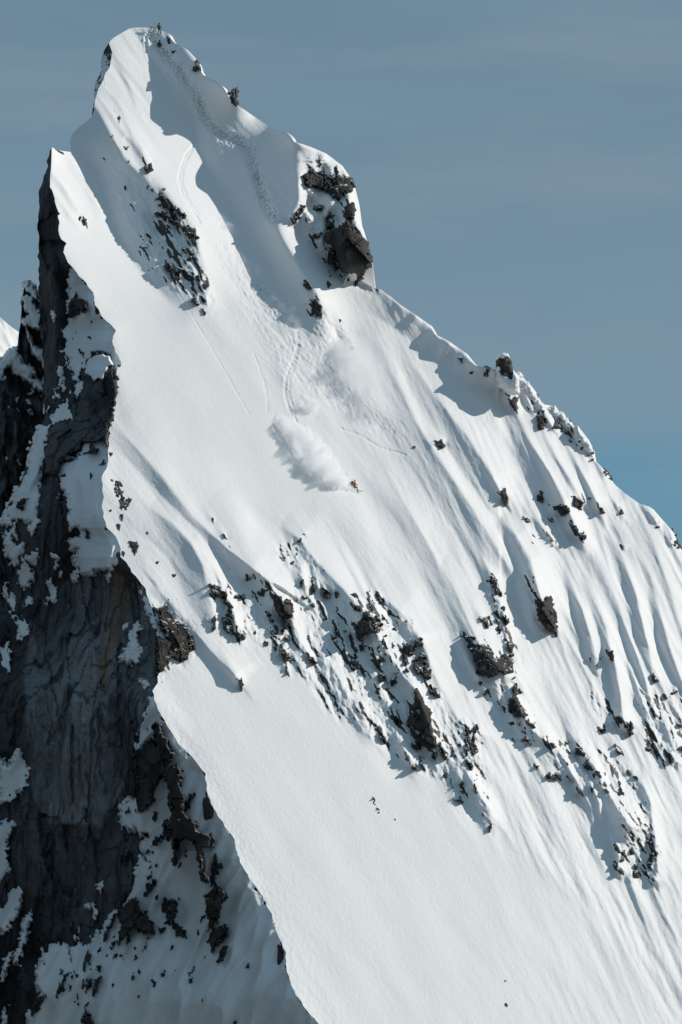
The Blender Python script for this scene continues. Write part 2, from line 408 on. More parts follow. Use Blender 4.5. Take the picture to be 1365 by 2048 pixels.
for P, k in ZONES:
    w = window(P, 30); zone[w] = np.maximum(zone[w], k * sstep(-9, 9, poly_sdf(P, UU[w], VV[w])))
ribz = 1 - 1.3 * np.abs(spectral(18, 26, 90, 1.0, 5, 60))
rough = 1.25 * gauss(ribz, .7) + .8 * spectral(11, 14, 60, 1.0, 2.4, 64) + .55 * spectral(13, 7, 24, .7, 2.4, 66) + .3 * spectral(14, 4.5, 10, .4, 1.8, 66)
gy, gx = np.gradient(gauss(rough, .6))
steep = gx * .85 - gy * .6; steep /= steep.std()
patchy = spectral(12, 30, 140, 1.0, 1.5, 66)
fleck = (steep + .55 * patchy - (2.75 - 2.1 * zone)) * sstep(.04, .12, zone)
fleck = np.where(zone > .03, fleck, -2.0)
detail += zone * .17 * rough

# rock shows through round every outcrop
#ROCKZONE
P = [(600,320),(650,306),(700,352),(708,420),(742,520),(735,560),(690,560),(640,490),(606,450)]
w = window(P, 20); bk_ = spectral(19, 26, 80, 1.0, 1.5, 75)[w]
detail[w] += sstep(-8, 10, poly_sdf(P, UU[w], VV[w])) * (.55 * np.floor(bk_ * 1.5) / 1.5 + .15 * bk_)
# --- tracks cut into the snow: (line, width px, depth m, roughness m)
crumb = spectral(15, 4, 9, .2, 1.0); crumb2 = spectral(16, 5, 12, .2, 1.0)
TRACKS = [
 ([(300,72),(318,92),(345,122),(372,158),(395,200),(415,238),(445,272),(480,286),(500,300),(508,335),(520,370),(532,405),(548,440)], 9, .4, .26),
 ([(290,70),(296,110),(318,140),(336,162),(362,185),(378,215),(386,255),(388,290),(372,310),(362,335),(358,360),(366,390),(388,425),(400,445)], 2.6, .28, .04),
 ([(340,150),(365,180),(384,215),(392,250),(390,290),(376,315),(366,340),(364,365),(374,395),(398,430)], 2.4, .22, .03),
 ([(594,655),(597,690),(584,730),(573,755),(570,785),(578,815),(592,842),(612,880)], 3.0, .13, .07),
 ([(600,690),(590,728),(580,755),(578,790),(592,830)], 2.2, .1, .05),
 ([(508,706),(528,760),(536,800),(535,825)], 1.6, .1, .02),
 ([(545,850),(590,920),(640,960),(690,978),(718,983)], 3.0, .15, .05),
 ([(684,858),(720,870),(760,895),(812,910)], 2.0, .14, .05),
 ([(250,420),(330,540),(420,690),(500,830)], 1.5, .08, .02),
 ([(860,690),(905,700),(935,745)], 2.0, .0, .05),
]
for ln, wd, dp, rg in TRACKS:
    pts = [(a, b, 0) for a, b in ln]
    w = window(ln, wd * 4 + 6)
    sd, _ = line_field(pts, UU[w], VV[w])
    k = np.exp(-(sd / wd) ** 2)
    lip = np.exp(-((np.abs(sd) - wd * 1.7) / (wd * .7)) ** 2)
    detail[w] += -dp * k + .3 * dp * lip + rg * crumb[w] * np.exp(-(sd / (wd * 1.5)) ** 2)
# trampled snow on the summit
w = window([(292,58),(345,120)], 30)
detail[w] += .1 * crumb2[w] * np.exp(-((UU[w] - 312) / 22) ** 2 - ((VV[w] - 82) / 26) ** 2)
# fracture debris of the slough
w = window([(560,620),(650,880)], 60)
sd, _ = line_field([(500,545,0),(545,600,0),(575,640,0)], UU[w], VV[w])
detail[w] += .2 * crumb2[w] * np.exp(-(sd / 16) ** 2)

# ------------------------------------------------------------------ mesh helpers
def mesh_grid(name, P, mask=None, mat=None, smooth=True, attrs=None, flip=False):
    """P: (rows, cols, 3) -> mesh object; mask: (rows-1, cols-1) faces to keep"""
    R, C = P.shape[:2]
    idx = np.arange(R * C).reshape(R, C)
    q = np.stack([idx[:-1, :-1], idx[1:, :-1], idx[1:, 1:], idx[:-1, 1:]], -1)
    q = q[mask] if mask is not None else q.reshape(-1, 4)
    if flip:
        q = q[:, ::-1]
    used = np.unique(q)
    remap = np.full(R * C, -1); remap[used] = np.arange(len(used))
    q = remap[q]; co = P.reshape(-1, 3)[used]
    me = bpy.data.meshes.new(name)
    me.vertices.add(len(co)); me.vertices.foreach_set('co', co.astype(np.float32).ravel())
    me.loops.add(q.size); me.loops.foreach_set('vertex_index', q.astype(np.int32).ravel())
    me.polygons.add(len(q)); me.polygons.foreach_set('loop_start', np.arange(0, q.size, 4, dtype=np.int32))
    me.polygons.foreach_set('use_smooth', np.full(len(q), smooth))
    for k, a in (attrs or {}).items():
        at = me.attributes.new(k, 'FLOAT', 'POINT')
        at.data.foreach_set('value', np.asarray(a, np.float32).ravel()[used])
    me.update(calc_edges=True)
    o = bpy.data.objects.new(name, me); COL.objects.link(o)
    if mat: me.materials.append(mat)
    return o

def mesh_py(name, verts, faces, mat=None, parent=None, smooth=False):
    me = bpy.data.meshes.new(name); me.from_pydata([tuple(map(float, v)) for v in verts], [], faces); me.update()
    if smooth: me.polygons.foreach_set('use_smooth', [True] * len(me.polygons))
    o = bpy.data.objects.new(name, me); COL.objects.link(o)
    if mat: me.materials.append(mat)
    if parent: o.parent = parent
    return o

def tag(o, label=None, cat=None, group=None, kind=None):
    if label: o['label'] = label
    if cat: o['category'] = cat
    if group: o['group'] = group
    if kind: o['kind'] = kind
    return o

def set_in(n, k, v):
    if k in n.inputs: n.inputs[k].default_value = v

# ------------------------------------------------------------------ materials
def new_mat(name):
    m = bpy.data.materials.new(name); m.use_nodes = True
    nt = m.node_tree; nt.nodes.clear()
    out = nt.nodes.new('ShaderNodeOutputMaterial'); b = nt.nodes.new('ShaderNodeBsdfPrincipled')
    nt.links.new(b.outputs[0], out.inputs['Surface'])
    return m, nt, b
def noise(nt, scale, detail=4, rough=.55, vec=None, map_scale=None, rot=None):
    t = nt.nodes.new('ShaderNodeTexCoord'); src = t.outputs['Object']
    if map_scale:
        mpn = nt.nodes.new('ShaderNodeMapping'); mpn.inputs['Scale'].default_value = map_scale
        if rot: mpn.inputs['Rotation'].default_value = rot
        nt.links.new(src, mpn.inputs['Vector']); src = mpn.outputs['Vector']
    n = nt.nodes.new('ShaderNodeTexNoise'); n.inputs['Scale'].default_value = scale
    n.inputs['Detail'].default_value = detail; n.inputs['Roughness'].default_value = rough
    nt.links.new(src, n.inputs['Vector'])
    return n
def ramp(nt, src, stops):
    r = nt.nodes.new('ShaderNodeValToRGB'); nt.links.new(src, r.inputs[0])
    e = r.color_ramp.elements
    while len(e) < len(stops): e.new(.5)
    for k, (p, c) in enumerate(stops):
        e[k].position = p; e[k].color = (*c, 1)
    return r
def mathn(nt, op, a, b=None):
    n = nt.nodes.new('ShaderNodeMath'); n.operation = op
    for k, x in enumerate((a, b)):
        if x is None: continue
        if isinstance(x, (int, float)): n.inputs[k].default_value = x
        else: nt.links.new(x, n.inputs[k])
    return n.outputs[0]

SNOW_C = (.87, .865, .85)
def rock_color(nt, dark=1.0, brown=.5, streak=(1, 1, .35)):
    n1 = noise(nt, .55, 6, .6, map_scale=streak)
    c1 = ramp(nt, n1.outputs['Fac'], [(.25, (.022 * dark, .022 * dark, .022 * dark)), (.48, (.06 * dark, .058 * dark, .055 * dark)),
                                      (.62, (.085 * dark, .08 * dark, .074 * dark)), (.8, (.12 * dark, .108 * dark, .095 * dark))])
    n2 = noise(nt, .16, 3, .5)
    f2 = ramp(nt, n2.outputs['Fac'], [(.5, (0, 0, 0)), (.7, (brown,) * 3)])
    m = nt.nodes.new('ShaderNodeMix'); m.data_type = 'RGBA'
    nt.links.new(f2.outputs[0], m.inputs[0]); nt.links.new(c1.outputs[0], m.inputs[6])
    mb = nt.nodes.new('ShaderNodeMix'); mb.data_type = 'RGBA'; mb.blend_type = 'MULTIPLY'; mb.inputs[0].default_value = 1
    nt.links.new(c1.outputs[0], mb.inputs[6]); mb.inputs[7].default_value = (1.25, .98, .72, 1)
    nt.links.new(mb.outputs[2], m.inputs[7])
    return m.outputs[2]

def snow_material(name, with_rock=False):
    m, nt, b = new_mat(name)
    b.inputs['Roughness'].default_value = .62
    set_in(b, 'Specular IOR Level', .25)
    n = noise(nt, .09, 3, .5)
    tint = ramp(nt, n.outputs['Fac'], [(.3, (.855, .852, .84)), (.7, (.885, .88, .865))])
    bn = noise(nt, 2.6, 3, .6, map_scale=(1, .8, .6))
    bp = nt.nodes.new('ShaderNodeBump'); bp.inputs['Strength'].default_value = .5; bp.inputs['Distance'].default_value = .06
    nt.links.new(bn.outputs['Fac'], bp.inputs['Height']); nt.links.new(bp.outputs[0], b.inputs['Normal'])
    if with_rock:
        at = nt.nodes.new('ShaderNodeAttribute'); at.attribute_name = 'rock'
        en = noise(nt, 3.2, 3, .6)
        e2 = mathn(nt, 'MULTIPLY', mathn(nt, 'SUBTRACT', en.outputs['Fac'], .5), 2.2)
        s = mathn(nt, 'ADD', at.outputs['Fac'], e2)
        mr = nt.nodes.new('ShaderNodeMapRange'); mr.interpolation_type = 'SMOOTHSTEP'
        mr.inputs['From Min'].default_value = 0.0; mr.inputs['From Max'].default_value = .16
        nt.links.new(s, mr.inputs['Value'])
        rc = rock_color(nt, .9, .4)
        mxn = nt.nodes.new('ShaderNodeMix'); mxn.data_type = 'RGBA'
        nt.links.new(mr.outputs['Result'], mxn.inputs[0]); nt.links.new(tint.outputs[0], mxn.inputs[6]); nt.links.new(rc, mxn.inputs[7])
        nt.links.new(mxn.outputs[2], b.inputs['Base Color'])
    else:
        nt.links.new(tint.outputs[0], b.inputs['Base Color'])
    return m
def rock_material(name, dark=1.0, brown=.5, streak=(1, 1, .35), snow_amt=0.0, bump=.25):
    m, nt, b = new_mat(name)
    b.inputs['Roughness'].default_value = .85
    set_in(b, 'Specular IOR Level', .2)
    rc = rock_color(nt, dark, brown, streak)
    bn = noise(nt, 1.6, 6, .65, map_scale=streak)
    bp = nt.nodes.new('ShaderNodeBump'); bp.inputs['Strength'].default_value = .9; bp.inputs['Distance'].default_value = bump
    nt.links.new(bn.outputs['Fac'], bp.inputs['Height']); nt.links.new(bp.outputs[0], b.inputs['Normal'])
    if snow_amt > 0:      # rime and snow caught on ledges that face up
        g = nt.nodes.new('ShaderNodeNewGeometry'); sx = nt.nodes.new('ShaderNodeSeparateXYZ')
        nt.links.new(g.outputs['Normal'], sx.inputs[0])
        en = noise(nt, 1.1, 5, .65)
        s = mathn(nt, 'ADD', sx.outputs['Z'], mathn(nt, 'MULTIPLY', mathn(nt, 'SUBTRACT', en.outputs['Fac'], .5), 2.4))
        mr = nt.nodes.new('ShaderNodeMapRange'); mr.interpolation_type = 'SMOOTHSTEP'
        mr.inputs['From Min'].default_value = 1.25 - snow_amt; mr.inputs['From Max'].default_value = 1.33 - snow_amt
        nt.links.new(s, mr.inputs['Value'])
        mxn = nt.nodes.new('ShaderNodeMix'); mxn.data_type = 'RGBA'
        nt.links.new(mr.outputs['Result'], mxn.inputs[0]); nt.links.new(rc, mxn.inputs[6]); mxn.inputs[7].default_value = (*SNOW_C, 1)
        nt.links.new(mxn.outputs[2], b.inputs['Base Color'])
    else:
        nt.links.new(rc, b.inputs['Base Color'])
    return m
def cliff_material(name):
    m, nt, b = new_mat(name)
    b.inputs['Roughness'].default_value = .8
    set_in(b, 'Specular IOR Level', .25)
    big = noise(nt, .05, 4, .55, map_scale=(1, 1, .45))
    c1 = ramp(nt, big.outputs['Fac'], [(.33, (.06, .063, .067)), (.46, (.18, .187, .195)), (.58, (.31, .318, .328)), (.74, (.22, .18, .14))])
    st = noise(nt, .55, 7, .62, map_scale=(1, 1, .07))
    c2 = ramp(nt, st.outputs['Fac'], [(.36, (.22, .22, .23)), (.44, (.8, .8, .8)), (.6, (1, 1, 1)), (.8, (1.2, 1.18, 1.15))])
    fn = noise(nt, 2.2, 5, .6, map_scale=(1, 1, .4))
    c3 = ramp(nt, fn.outputs['Fac'], [(.25, (.72, .72, .72)), (.7, (1.15, 1.15, 1.15))])
    m1 = nt.nodes.new('ShaderNodeMix'); m1.data_type = 'RGBA'; m1.blend_type = 'MULTIPLY'; m1.inputs[0].default_value = 1
    m2 = nt.nodes.new('ShaderNodeMix'); m2.data_type = 'RGBA'; m2.blend_type = 'MULTIPLY'; m2.inputs[0].default_value = 1
    nt.links.new(c1.outputs[0], m1.inputs[6]); nt.links.new(c2.outputs[0], m1.inputs[7])
    nt.links.new(m1.outputs[2], m2.inputs[6]); nt.links.new(c3.outputs[0], m2.inputs[7])
    nt.links.new(m2.outputs[2], b.inputs['Base Color'])
    # cracks between the slabs
    t = nt.nodes.new('ShaderNodeTexCoord'); mpn = nt.nodes.new('ShaderNodeMapping'); mpn.inputs['Scale'].default_value = (.2, .2, .035)
    wn_ = noise(nt, .35, 3, .5); ad = nt.nodes.new('ShaderNodeVectorMath'); ad.operation = 'MULTIPLY_ADD'
    nt.links.new(wn_.outputs['Color'], ad.inputs[0]); ad.inputs[1].default_value = (.9, .9, .9); nt.links.new(t.outputs['Object'], ad.inputs[2])
    nt.links.new(ad.outputs[0], mpn.inputs['Vector'])
    vo = nt.nodes.new('ShaderNodeTexVoronoi'); vo.feature = 'DISTANCE_TO_EDGE'; vo.inputs['Scale'].default_value = 1.0
    nt.links.new(mpn.outputs[0], vo.inputs['Vector'])
    ck = ramp(nt, vo.outputs['Distance'], [(.0, (.2, .2, .22)), (.02, (.5, .5, .52)), (.05, (1, 1, 1))])
    at = nt.nodes.new('ShaderNodeAttribute'); at.attribute_name = 'slab'
    en0 = noise(nt, .5, 5, .6, map_scale=(1, 1, .3))
    sl_ = mathn(nt, 'ADD', at.outputs['Fac'], mathn(nt, 'MULTIPLY', mathn(nt, 'SUBTRACT', en0.outputs['Fac'], .5), .9))
    tone = ramp(nt, sl_, [(.3, (.46, .45, .44)), (.62, (1.15, 1.15, 1.15))])
    atb = nt.nodes.new('ShaderNodeAttribute'); atb.attribute_name = 'rust'
    tb = ramp(nt, atb.outputs['Fac'], [(.0, (1, 1, 1)), (1.0, (.95, .7, .48))])
    mt = nt.nodes.new('ShaderNodeMix'); mt.data_type = 'RGBA'; mt.blend_type = 'MULTIPLY'; mt.inputs[0].default_value = 1
    mu = nt.nodes.new('ShaderNodeMix'); mu.data_type = 'RGBA'; mu.blend_type = 'MULTIPLY'; mu.inputs[0].default_value = 1
    nt.links.new(m2.outputs[2], mt.inputs[6]); nt.links.new(tone.outputs[0], mt.inputs[7])
    nt.links.new(mt.outputs[2], mu.inputs[6]); nt.links.new(tb.outputs[0], mu.inputs[7])
    m3 = nt.nodes.new('ShaderNodeMix'); m3.data_type = 'RGBA'; m3.blend_type = 'MULTIPLY'; m3.inputs[0].default_value = .8
    nt.links.new(mu.outputs[2], m3.inputs[6]); nt.links.new(ck.outputs[0], m3.inputs[7])
    # snow dust on ledges
    g = nt.nodes.new('ShaderNodeNewGeometry'); sx = nt.nodes.new('ShaderNodeSeparateXYZ'); nt.links.new(g.outputs['Normal'], sx.inputs[0])
    en = noise(nt, 1.0, 6, .7, map_scale=(1, 1, .55)); e3 = noise(nt, .09, 2, .5)
    sN = mathn(nt, 'ADD', mathn(nt, 'MULTIPLY', sx.outputs['Z'], .55), mathn(nt, 'ADD', mathn(nt, 'MULTIPLY', mathn(nt, 'SUBTRACT', en.outputs['Fac'], .5), 2.0), mathn(nt, 'MULTIPLY', mathn(nt, 'SUBTRACT', e3.outputs['Fac'], .5), 1.6)))
    mr = nt.nodes.new('ShaderNodeMapRange'); mr.interpolation_type = 'SMOOTHSTEP'; mr.inputs['From Min'].default_value = .8; mr.inputs['From Max'].default_value = .86
    nt.links.new(sN, mr.inputs['Value'])
    m4 = nt.nodes.new('ShaderNodeMix'); m4.data_type = 'RGBA'; nt.links.new(mr.outputs['Result'], m4.inputs[0])
    nt.links.new(m3.outputs[2], m4.inputs[6]); m4.inputs[7].default_value = (*SNOW_C, 1)
    nt.links.new(m4.outputs[2], b.inputs['Base Color'])
    bn = noise(nt, 1.2, 7, .66, map_scale=(1, 1, .16))
    bp = nt.nodes.new('ShaderNodeBump'); bp.inputs['Strength'].default_value = 1.0; bp.inputs['Distance'].default_value = .6
    hh = mathn(nt, 'ADD', bn.outputs['Fac'], mathn(nt, 'MULTIPLY', ck.outputs[0], .35))
    nt.links.new(hh, bp.inputs['Height']); nt.links.new(bp.outputs[0], b.inputs['Normal'])
    return m
M_SNOW = snow_material('snow')
M_FACE = snow_material('snow_with_rock_flecks', True)
M_ROCK = rock_material('dark_rock', .8, .5, (1, 1, .5), .36)
M_ROCKB = rock_material('bare_dark_rock', .85, .6, (1, 1, .5), .12)
M_CLIFF = cliff_material('cliff_rock')
# ------------------------------------------------------------------ the sunlit face
offA_base = base + rib + .2 * broad * (1 - .8 * calm)
bump_sum = np.zeros_like(base)          # filled by the rocks: snow banked up above each of them
UPH = np.array([-.46, -.888])           # uphill on the face, in the picture
ROCK_JOBS = []
def add_rock(poly, prot=None, mat=None, jag=1.6, bank=True, name='rock', **kw):
    ROCK_JOBS.append(dict(poly=np.asarray(poly, float), prot=prot, mat=mat or M_ROCK, jag=jag, bank=bank, name=name, **kw))
def crop(ox, oy, s, pts):
    return [(ox + x * s, oy + y * s) for x, y in pts]
CROPS = dict(a=(280,360,.14652), b=(560,280,.16117), c=(390,1050,.18315), d=(560,1050,.16117), e=(680,1150,.16117), f=(760,1340,.17582),
 g=(900,1120,.1685), h=(1000,1380,.14652), i=(1130,1500,.17216), j=(1150,1250,.15751), k=(960,690,.19048), l=(960,920,.19048),
 m=(0,540,.19048), n=(0,860,.19048), o=(180,1380,.21978), p=(0,1640,.21978), q=(50,0,.3663), r=(400,150,.3663), s=(0,400,.3663), t=(500,600,.3663),
 u=(865,650,.3663), v=(0,850,.3663), w=(350,950,.3663), x=(600,1150,.3663), y=(0,1300,.54945), z=(600,1500,.56044))
def px(c, pts):
    ox, oy, s = CROPS[c]
    return [(ox + x * s, oy + y * s) for x, y in pts]
# named outcrops: (crop, outline, label, options)
BIG = [
 ('b', [(545,1180),(600,1150),(640,1100),(740,1090),(800,1020),(860,1000),(880,1060),(930,1090),(950,1150),(1000,1180),(1078,1260),(1108,1360),(1105,1420),(1135,1480),(1138,1530),(1112,1585),(1070,1608),(1040,1650),(1010,1680),(1015,1720),(1000,1760),(960,1720),(945,1665),(880,1660),(790,1640),(740,1590),(730,1520),(700,1480),(690,1400),(680,1340),(620,1310),(590,1260)],
  'large rounded brown-grey rock face bulging from the foot of the skyline buttress', dict(prot=2.2, bank=False, bare=1, sky=1)),
 ('b', [(280,450),(345,400),(360,440),(430,388),(470,410),(525,460),(540,540),(530,595),(470,595),(400,575),(350,540),(330,510)],
  'dark diamond-shaped rock high on the left of the skyline buttress', dict(prot=1.0, bank=False, bare=1)),
 ('b', [(585,640),(640,600),(720,530),(720,480),(780,460),(800,480),(815,470),(885,490),(908,560),(895,615),(860,645),(820,655),(760,700),(710,735),(650,725),(625,690)],
  'black jagged rock at the upper right edge of the skyline buttress', dict(prot=1.2, bank=False, sky=1)),
 ('b', [(815,840),(850,755),(925,790),(928,860),(912,920),(915,985),(850,960),(810,930)], 'small black rock on the right edge of the buttress, halfway up', dict(prot=1.0, bank=False, bare=1, sky=1)),
 ('r', [(592,1250),(628,1212),(650,1240),(665,1290),(665,1322),(625,1312),(600,1280)], 'dark rock at the lower tip of the sunlit rib left of the buttress', dict(prot=1.0)),
 ('q', [(1118,503),(1135,492),(1152,487),(1163,512),(1162,555),(1146,582),(1128,562),(1142,530)], 'dark rock fin leaning out of the crest right of the summit', dict(prot=1.6, bank=False, bare=1, sky=1)),
 ('a', [(235,250),(265,190),(300,225),(380,290),(490,350),(485,390),(400,400),(330,375),(275,330),(290,280)], 'black rock at the top of the rimed crag on the upper left rib', dict(prot=1.0, bank=False)),
 ('a', [(560,640),(650,640),(665,600),(720,660),(760,700),(780,780),(765,870),(700,840),(690,790),(600,720)], 'dark broken rock on the right edge of the rimed upper crag', dict(prot=.8, bank=False)),
 ('c', [(835,790),(860,750),(920,755),(1030,800),(1060,790),(1075,870),(1065,980),(1040,1080),(1000,1130),(975,1165),(960,1110),(945,1020),(900,940),(850,860)],
  'big brown boulder with a rounded snow cap in the left of the central rock band', dict(prot=2.4, bare=1)),
 ('c', [(895,1320),(950,1285),(1000,1350),(1045,1440),(1030,1470),(980,1505),(950,1490),(945,1400)], 'grey angular rock below the snow-capped brown boulder', dict(prot=1.4)),
 ('c', [(170,650),(230,635),(290,690),(320,740),(370,810),(410,870),(360,900),(310,800),(270,790),(240,800),(190,710)], 'dark knobbly rock at the upper left end of the central rock band', dict(prot=1.2, bank=False)),
 ('c', [(410,880),(412,980),(430,1010),(405,1120),(390,1180),(360,1170),(320,1100),(330,1020),(345,960),(370,900)], 'upright dark rock at the lower left end of the central rock band', dict(prot=1.2, bank=False)),
 ('c', [(660,730),(740,690),(770,650),(820,680),(800,710),(780,740),(720,775),(690,790)], 'dark slab just left of the snow-capped brown boulder', dict(prot=1.0)),
 ('d', [(1015,1120),(1060,1080),(1115,1078),(1140,1160),(1150,1230),(1160,1310),(1110,1340),(1060,1350),(1020,1390),(1030,1440),(1010,1455),(950,1400),(940,1330),(905,1290),(960,1200),(1000,1170)],
  'brown blocky rock in the middle of the central rock band', dict(prot=2.0, bare=1)),
 ('e', [(725,820),(830,835),(890,850),(940,810),(1000,755),(1020,800),(1010,900),(960,880),(920,940),(890,1010),(840,990),(780,950),(735,900)],
  'black rock under a broad white snow cap at the right of the central rock band', dict(prot=1.8)),
 ('e', [(925,1080),(950,1010),(1020,980),(1060,1050),(1090,1120),(1120,1230),(1125,1280),(1085,1290),(1040,1240),(960,1210),(920,1150)], 'snow-flecked dark rock right below the broad white snow cap', dict(prot=1.2, bank=False)),
 ('f', [(400,210),(440,210),(480,300),(530,400),(580,490),(590,640),(600,700),(640,760),(650,850),(610,900),(610,940),(570,900),(520,880),(430,820),(410,770),(470,700),(460,690),(380,650),(300,610),(330,520),(370,505),(400,530),(450,500),(470,450),(380,450),(390,370),(410,300)],
  'long black cliff at the lower end of the central rock band', dict(prot=1.8, bank=False, bare=1)),
 ('f', [(940,730),(1020,670),(1040,700),(1090,610),(1110,700),(1090,850),(1085,960),(1030,950),(1010,850),(960,790)], 'grey upright rock split by a snow ledge, right of the long black cliff', dict(prot=1.2)),
 ('g', [(165,900),(210,900),(290,940),(320,1000),(345,980),(430,1020),(510,1090),(550,1180),(620,1150),(690,1140),(735,1190),(755,1280),(755,1340),(700,1335),(600,1340),(545,1345),(500,1405),(430,1390),(360,1350),(325,1330),(320,1240),(290,1150),(250,1030),(215,950)],
  'wide dark rock step dusted with snow in the middle of the right-hand flutes', dict(prot=1.5, bank=False)),
 ('g', [(1010,455),(1080,480),(1130,500),(1140,440),(1205,420),(1230,510),(1255,600),(1268,700),(1270,810),(1250,850),(1200,840),(1130,790),(1060,720),(1030,660),(1015,560)],
  'smooth grey wedge of rock below a deep shadowed hollow on the right', dict(prot=2.0, bare=1)),
 ('g', [(500,180),(540,230),(590,320),(600,410),(560,405),(530,370),(500,310),(460,260),(465,230),(495,230)], 'narrow dark rock above the speckled strip on the right-hand flutes', dict(prot=1.2)),
 ('g', [(780,1410),(800,1480),(835,1560),(800,1560),(790,1640),(830,1700),(880,1780),(930,1850),(905,1880),(850,1860),(760,1850),(690,1780),(690,1720),(720,1640),(760,1560)], 'black shadowed cliff under the wide dark rock step', dict(prot=1.6, bank=False)),
 ('l', [(190,320),(255,310),(290,330),(300,400),(285,470),(265,450),(240,410),(200,380)], 'lone black boulder topped with a snow cone in the upper right flutes', dict(prot=1.8, bare=1)),
 ('l', [(765,480),(830,460),(900,480),(950,520),(940,570),(890,590),(830,570),(790,530)], 'oval grey boulder under a white snow dome in the right-hand flutes', dict(prot=1.8, bare=1)),
 ('l', [(940,590),(965,600),(1000,680),(1040,750),(1080,770),(1100,750),(1135,790),(1110,830),(1060,820),(1010,770),(1000,710),(945,640)], 'curved black rock strip just below the oval grey boulder', dict(prot=1.8)),
 ('l', [(930,340),(980,380),(1060,415),(1090,440),(1060,500),(1055,560),(1035,500),(985,460),(970,430)], 'black triangular rock right of the white snow dome', dict(prot=1.6, bare=1)),
 ('k', [(597,745),(640,750),(665,780),(685,840),(660,890),(600,880),(605,800)], 'dark square rock at the foot of the skyline pinnacles', dict(prot=1.4, bank=False, bare=1)),
 ('k', [(800,770),(815,750),(850,800),(845,850),(860,880),(905,915),(850,885),(780,865),(800,830)], 'dark rock below the second snowy tooth of the right skyline', dict(prot=1.2, bank=False)),
 ('k', [(1120,1100),(1135,1020),(1160,1060),(1185,1130),(1194,1190),(1150,1150)], 'black rock on the skyline edge below the last snowy tooth', dict(prot=1.0, bank=False, sky=1)),
 ('j', [(395,350),(430,315),(480,340),(495,460),(440,450),(430,390)], 'small black rock ending a flute above the paired rocks at lower right', dict(prot=1.2, bare=1)),
 ('j', [(515,1150),(560,1145),(620,1200),(625,1260),(570,1265),(525,1230)], 'upper left of the two joined grey rocks low on the right', dict(prot=1.6, bare=1)),
 ('j', [(630,1240),(690,1250),(700,1215),(755,1290),(745,1360),(710,1410),(660,1380),(650,1300)], 'lower right of the two joined grey rocks low on the right', dict(prot=1.6, bare=1)),
 ('h', [(1025,800),(1110,780),(1165,880),(1130,920),(1060,870)], 'short black rock at the top of the lower right rimed band', dict(prot=1.0)),
 ('h', [(1130,1000),(1190,960),(1260,1050),(1310,1150),(1330,1200),(1230,1120),(1150,1040)], 'black slanting rock just below the short black one in the lower right band', dict(prot=1.0)),
 ('i', [(1000,1060),(1030,1120),(1040,1180),(1025,1290),(1000,1400),(960,1380),(965,1260),(995,1180)], 'brown rock streak near the lower right foot of the rimed band', dict(prot=.8, bank=False)),
 ('v', [(840,1000),(905,985),(940,1030),(960,1075),(1010,1090),(1035,1120),(1060,1180),(1055,1235),(1030,1200),(1025,1270),(1000,1285),(960,1240),(900,1130),(860,1070),(870,1020)], 'dark snow-streaked rock on the arete above the lower snowfield', dict(prot=1.4, bank=False)),
 ('v', [(862,1165),(940,1180),(1000,1235),(1020,1280),(990,1285),(940,1270),(890,1340),(862,1365)], 'brown-grey rock at the arete just above the lower snowfield corner', dict(prot=1.0, bank=False, bare=1)),
 ('u', [(10,630),(50,625),(70,655),(45,675),(25,650)], 'small rock in a snow scoop high in the middle of the face', dict(prot=1.2)),
]
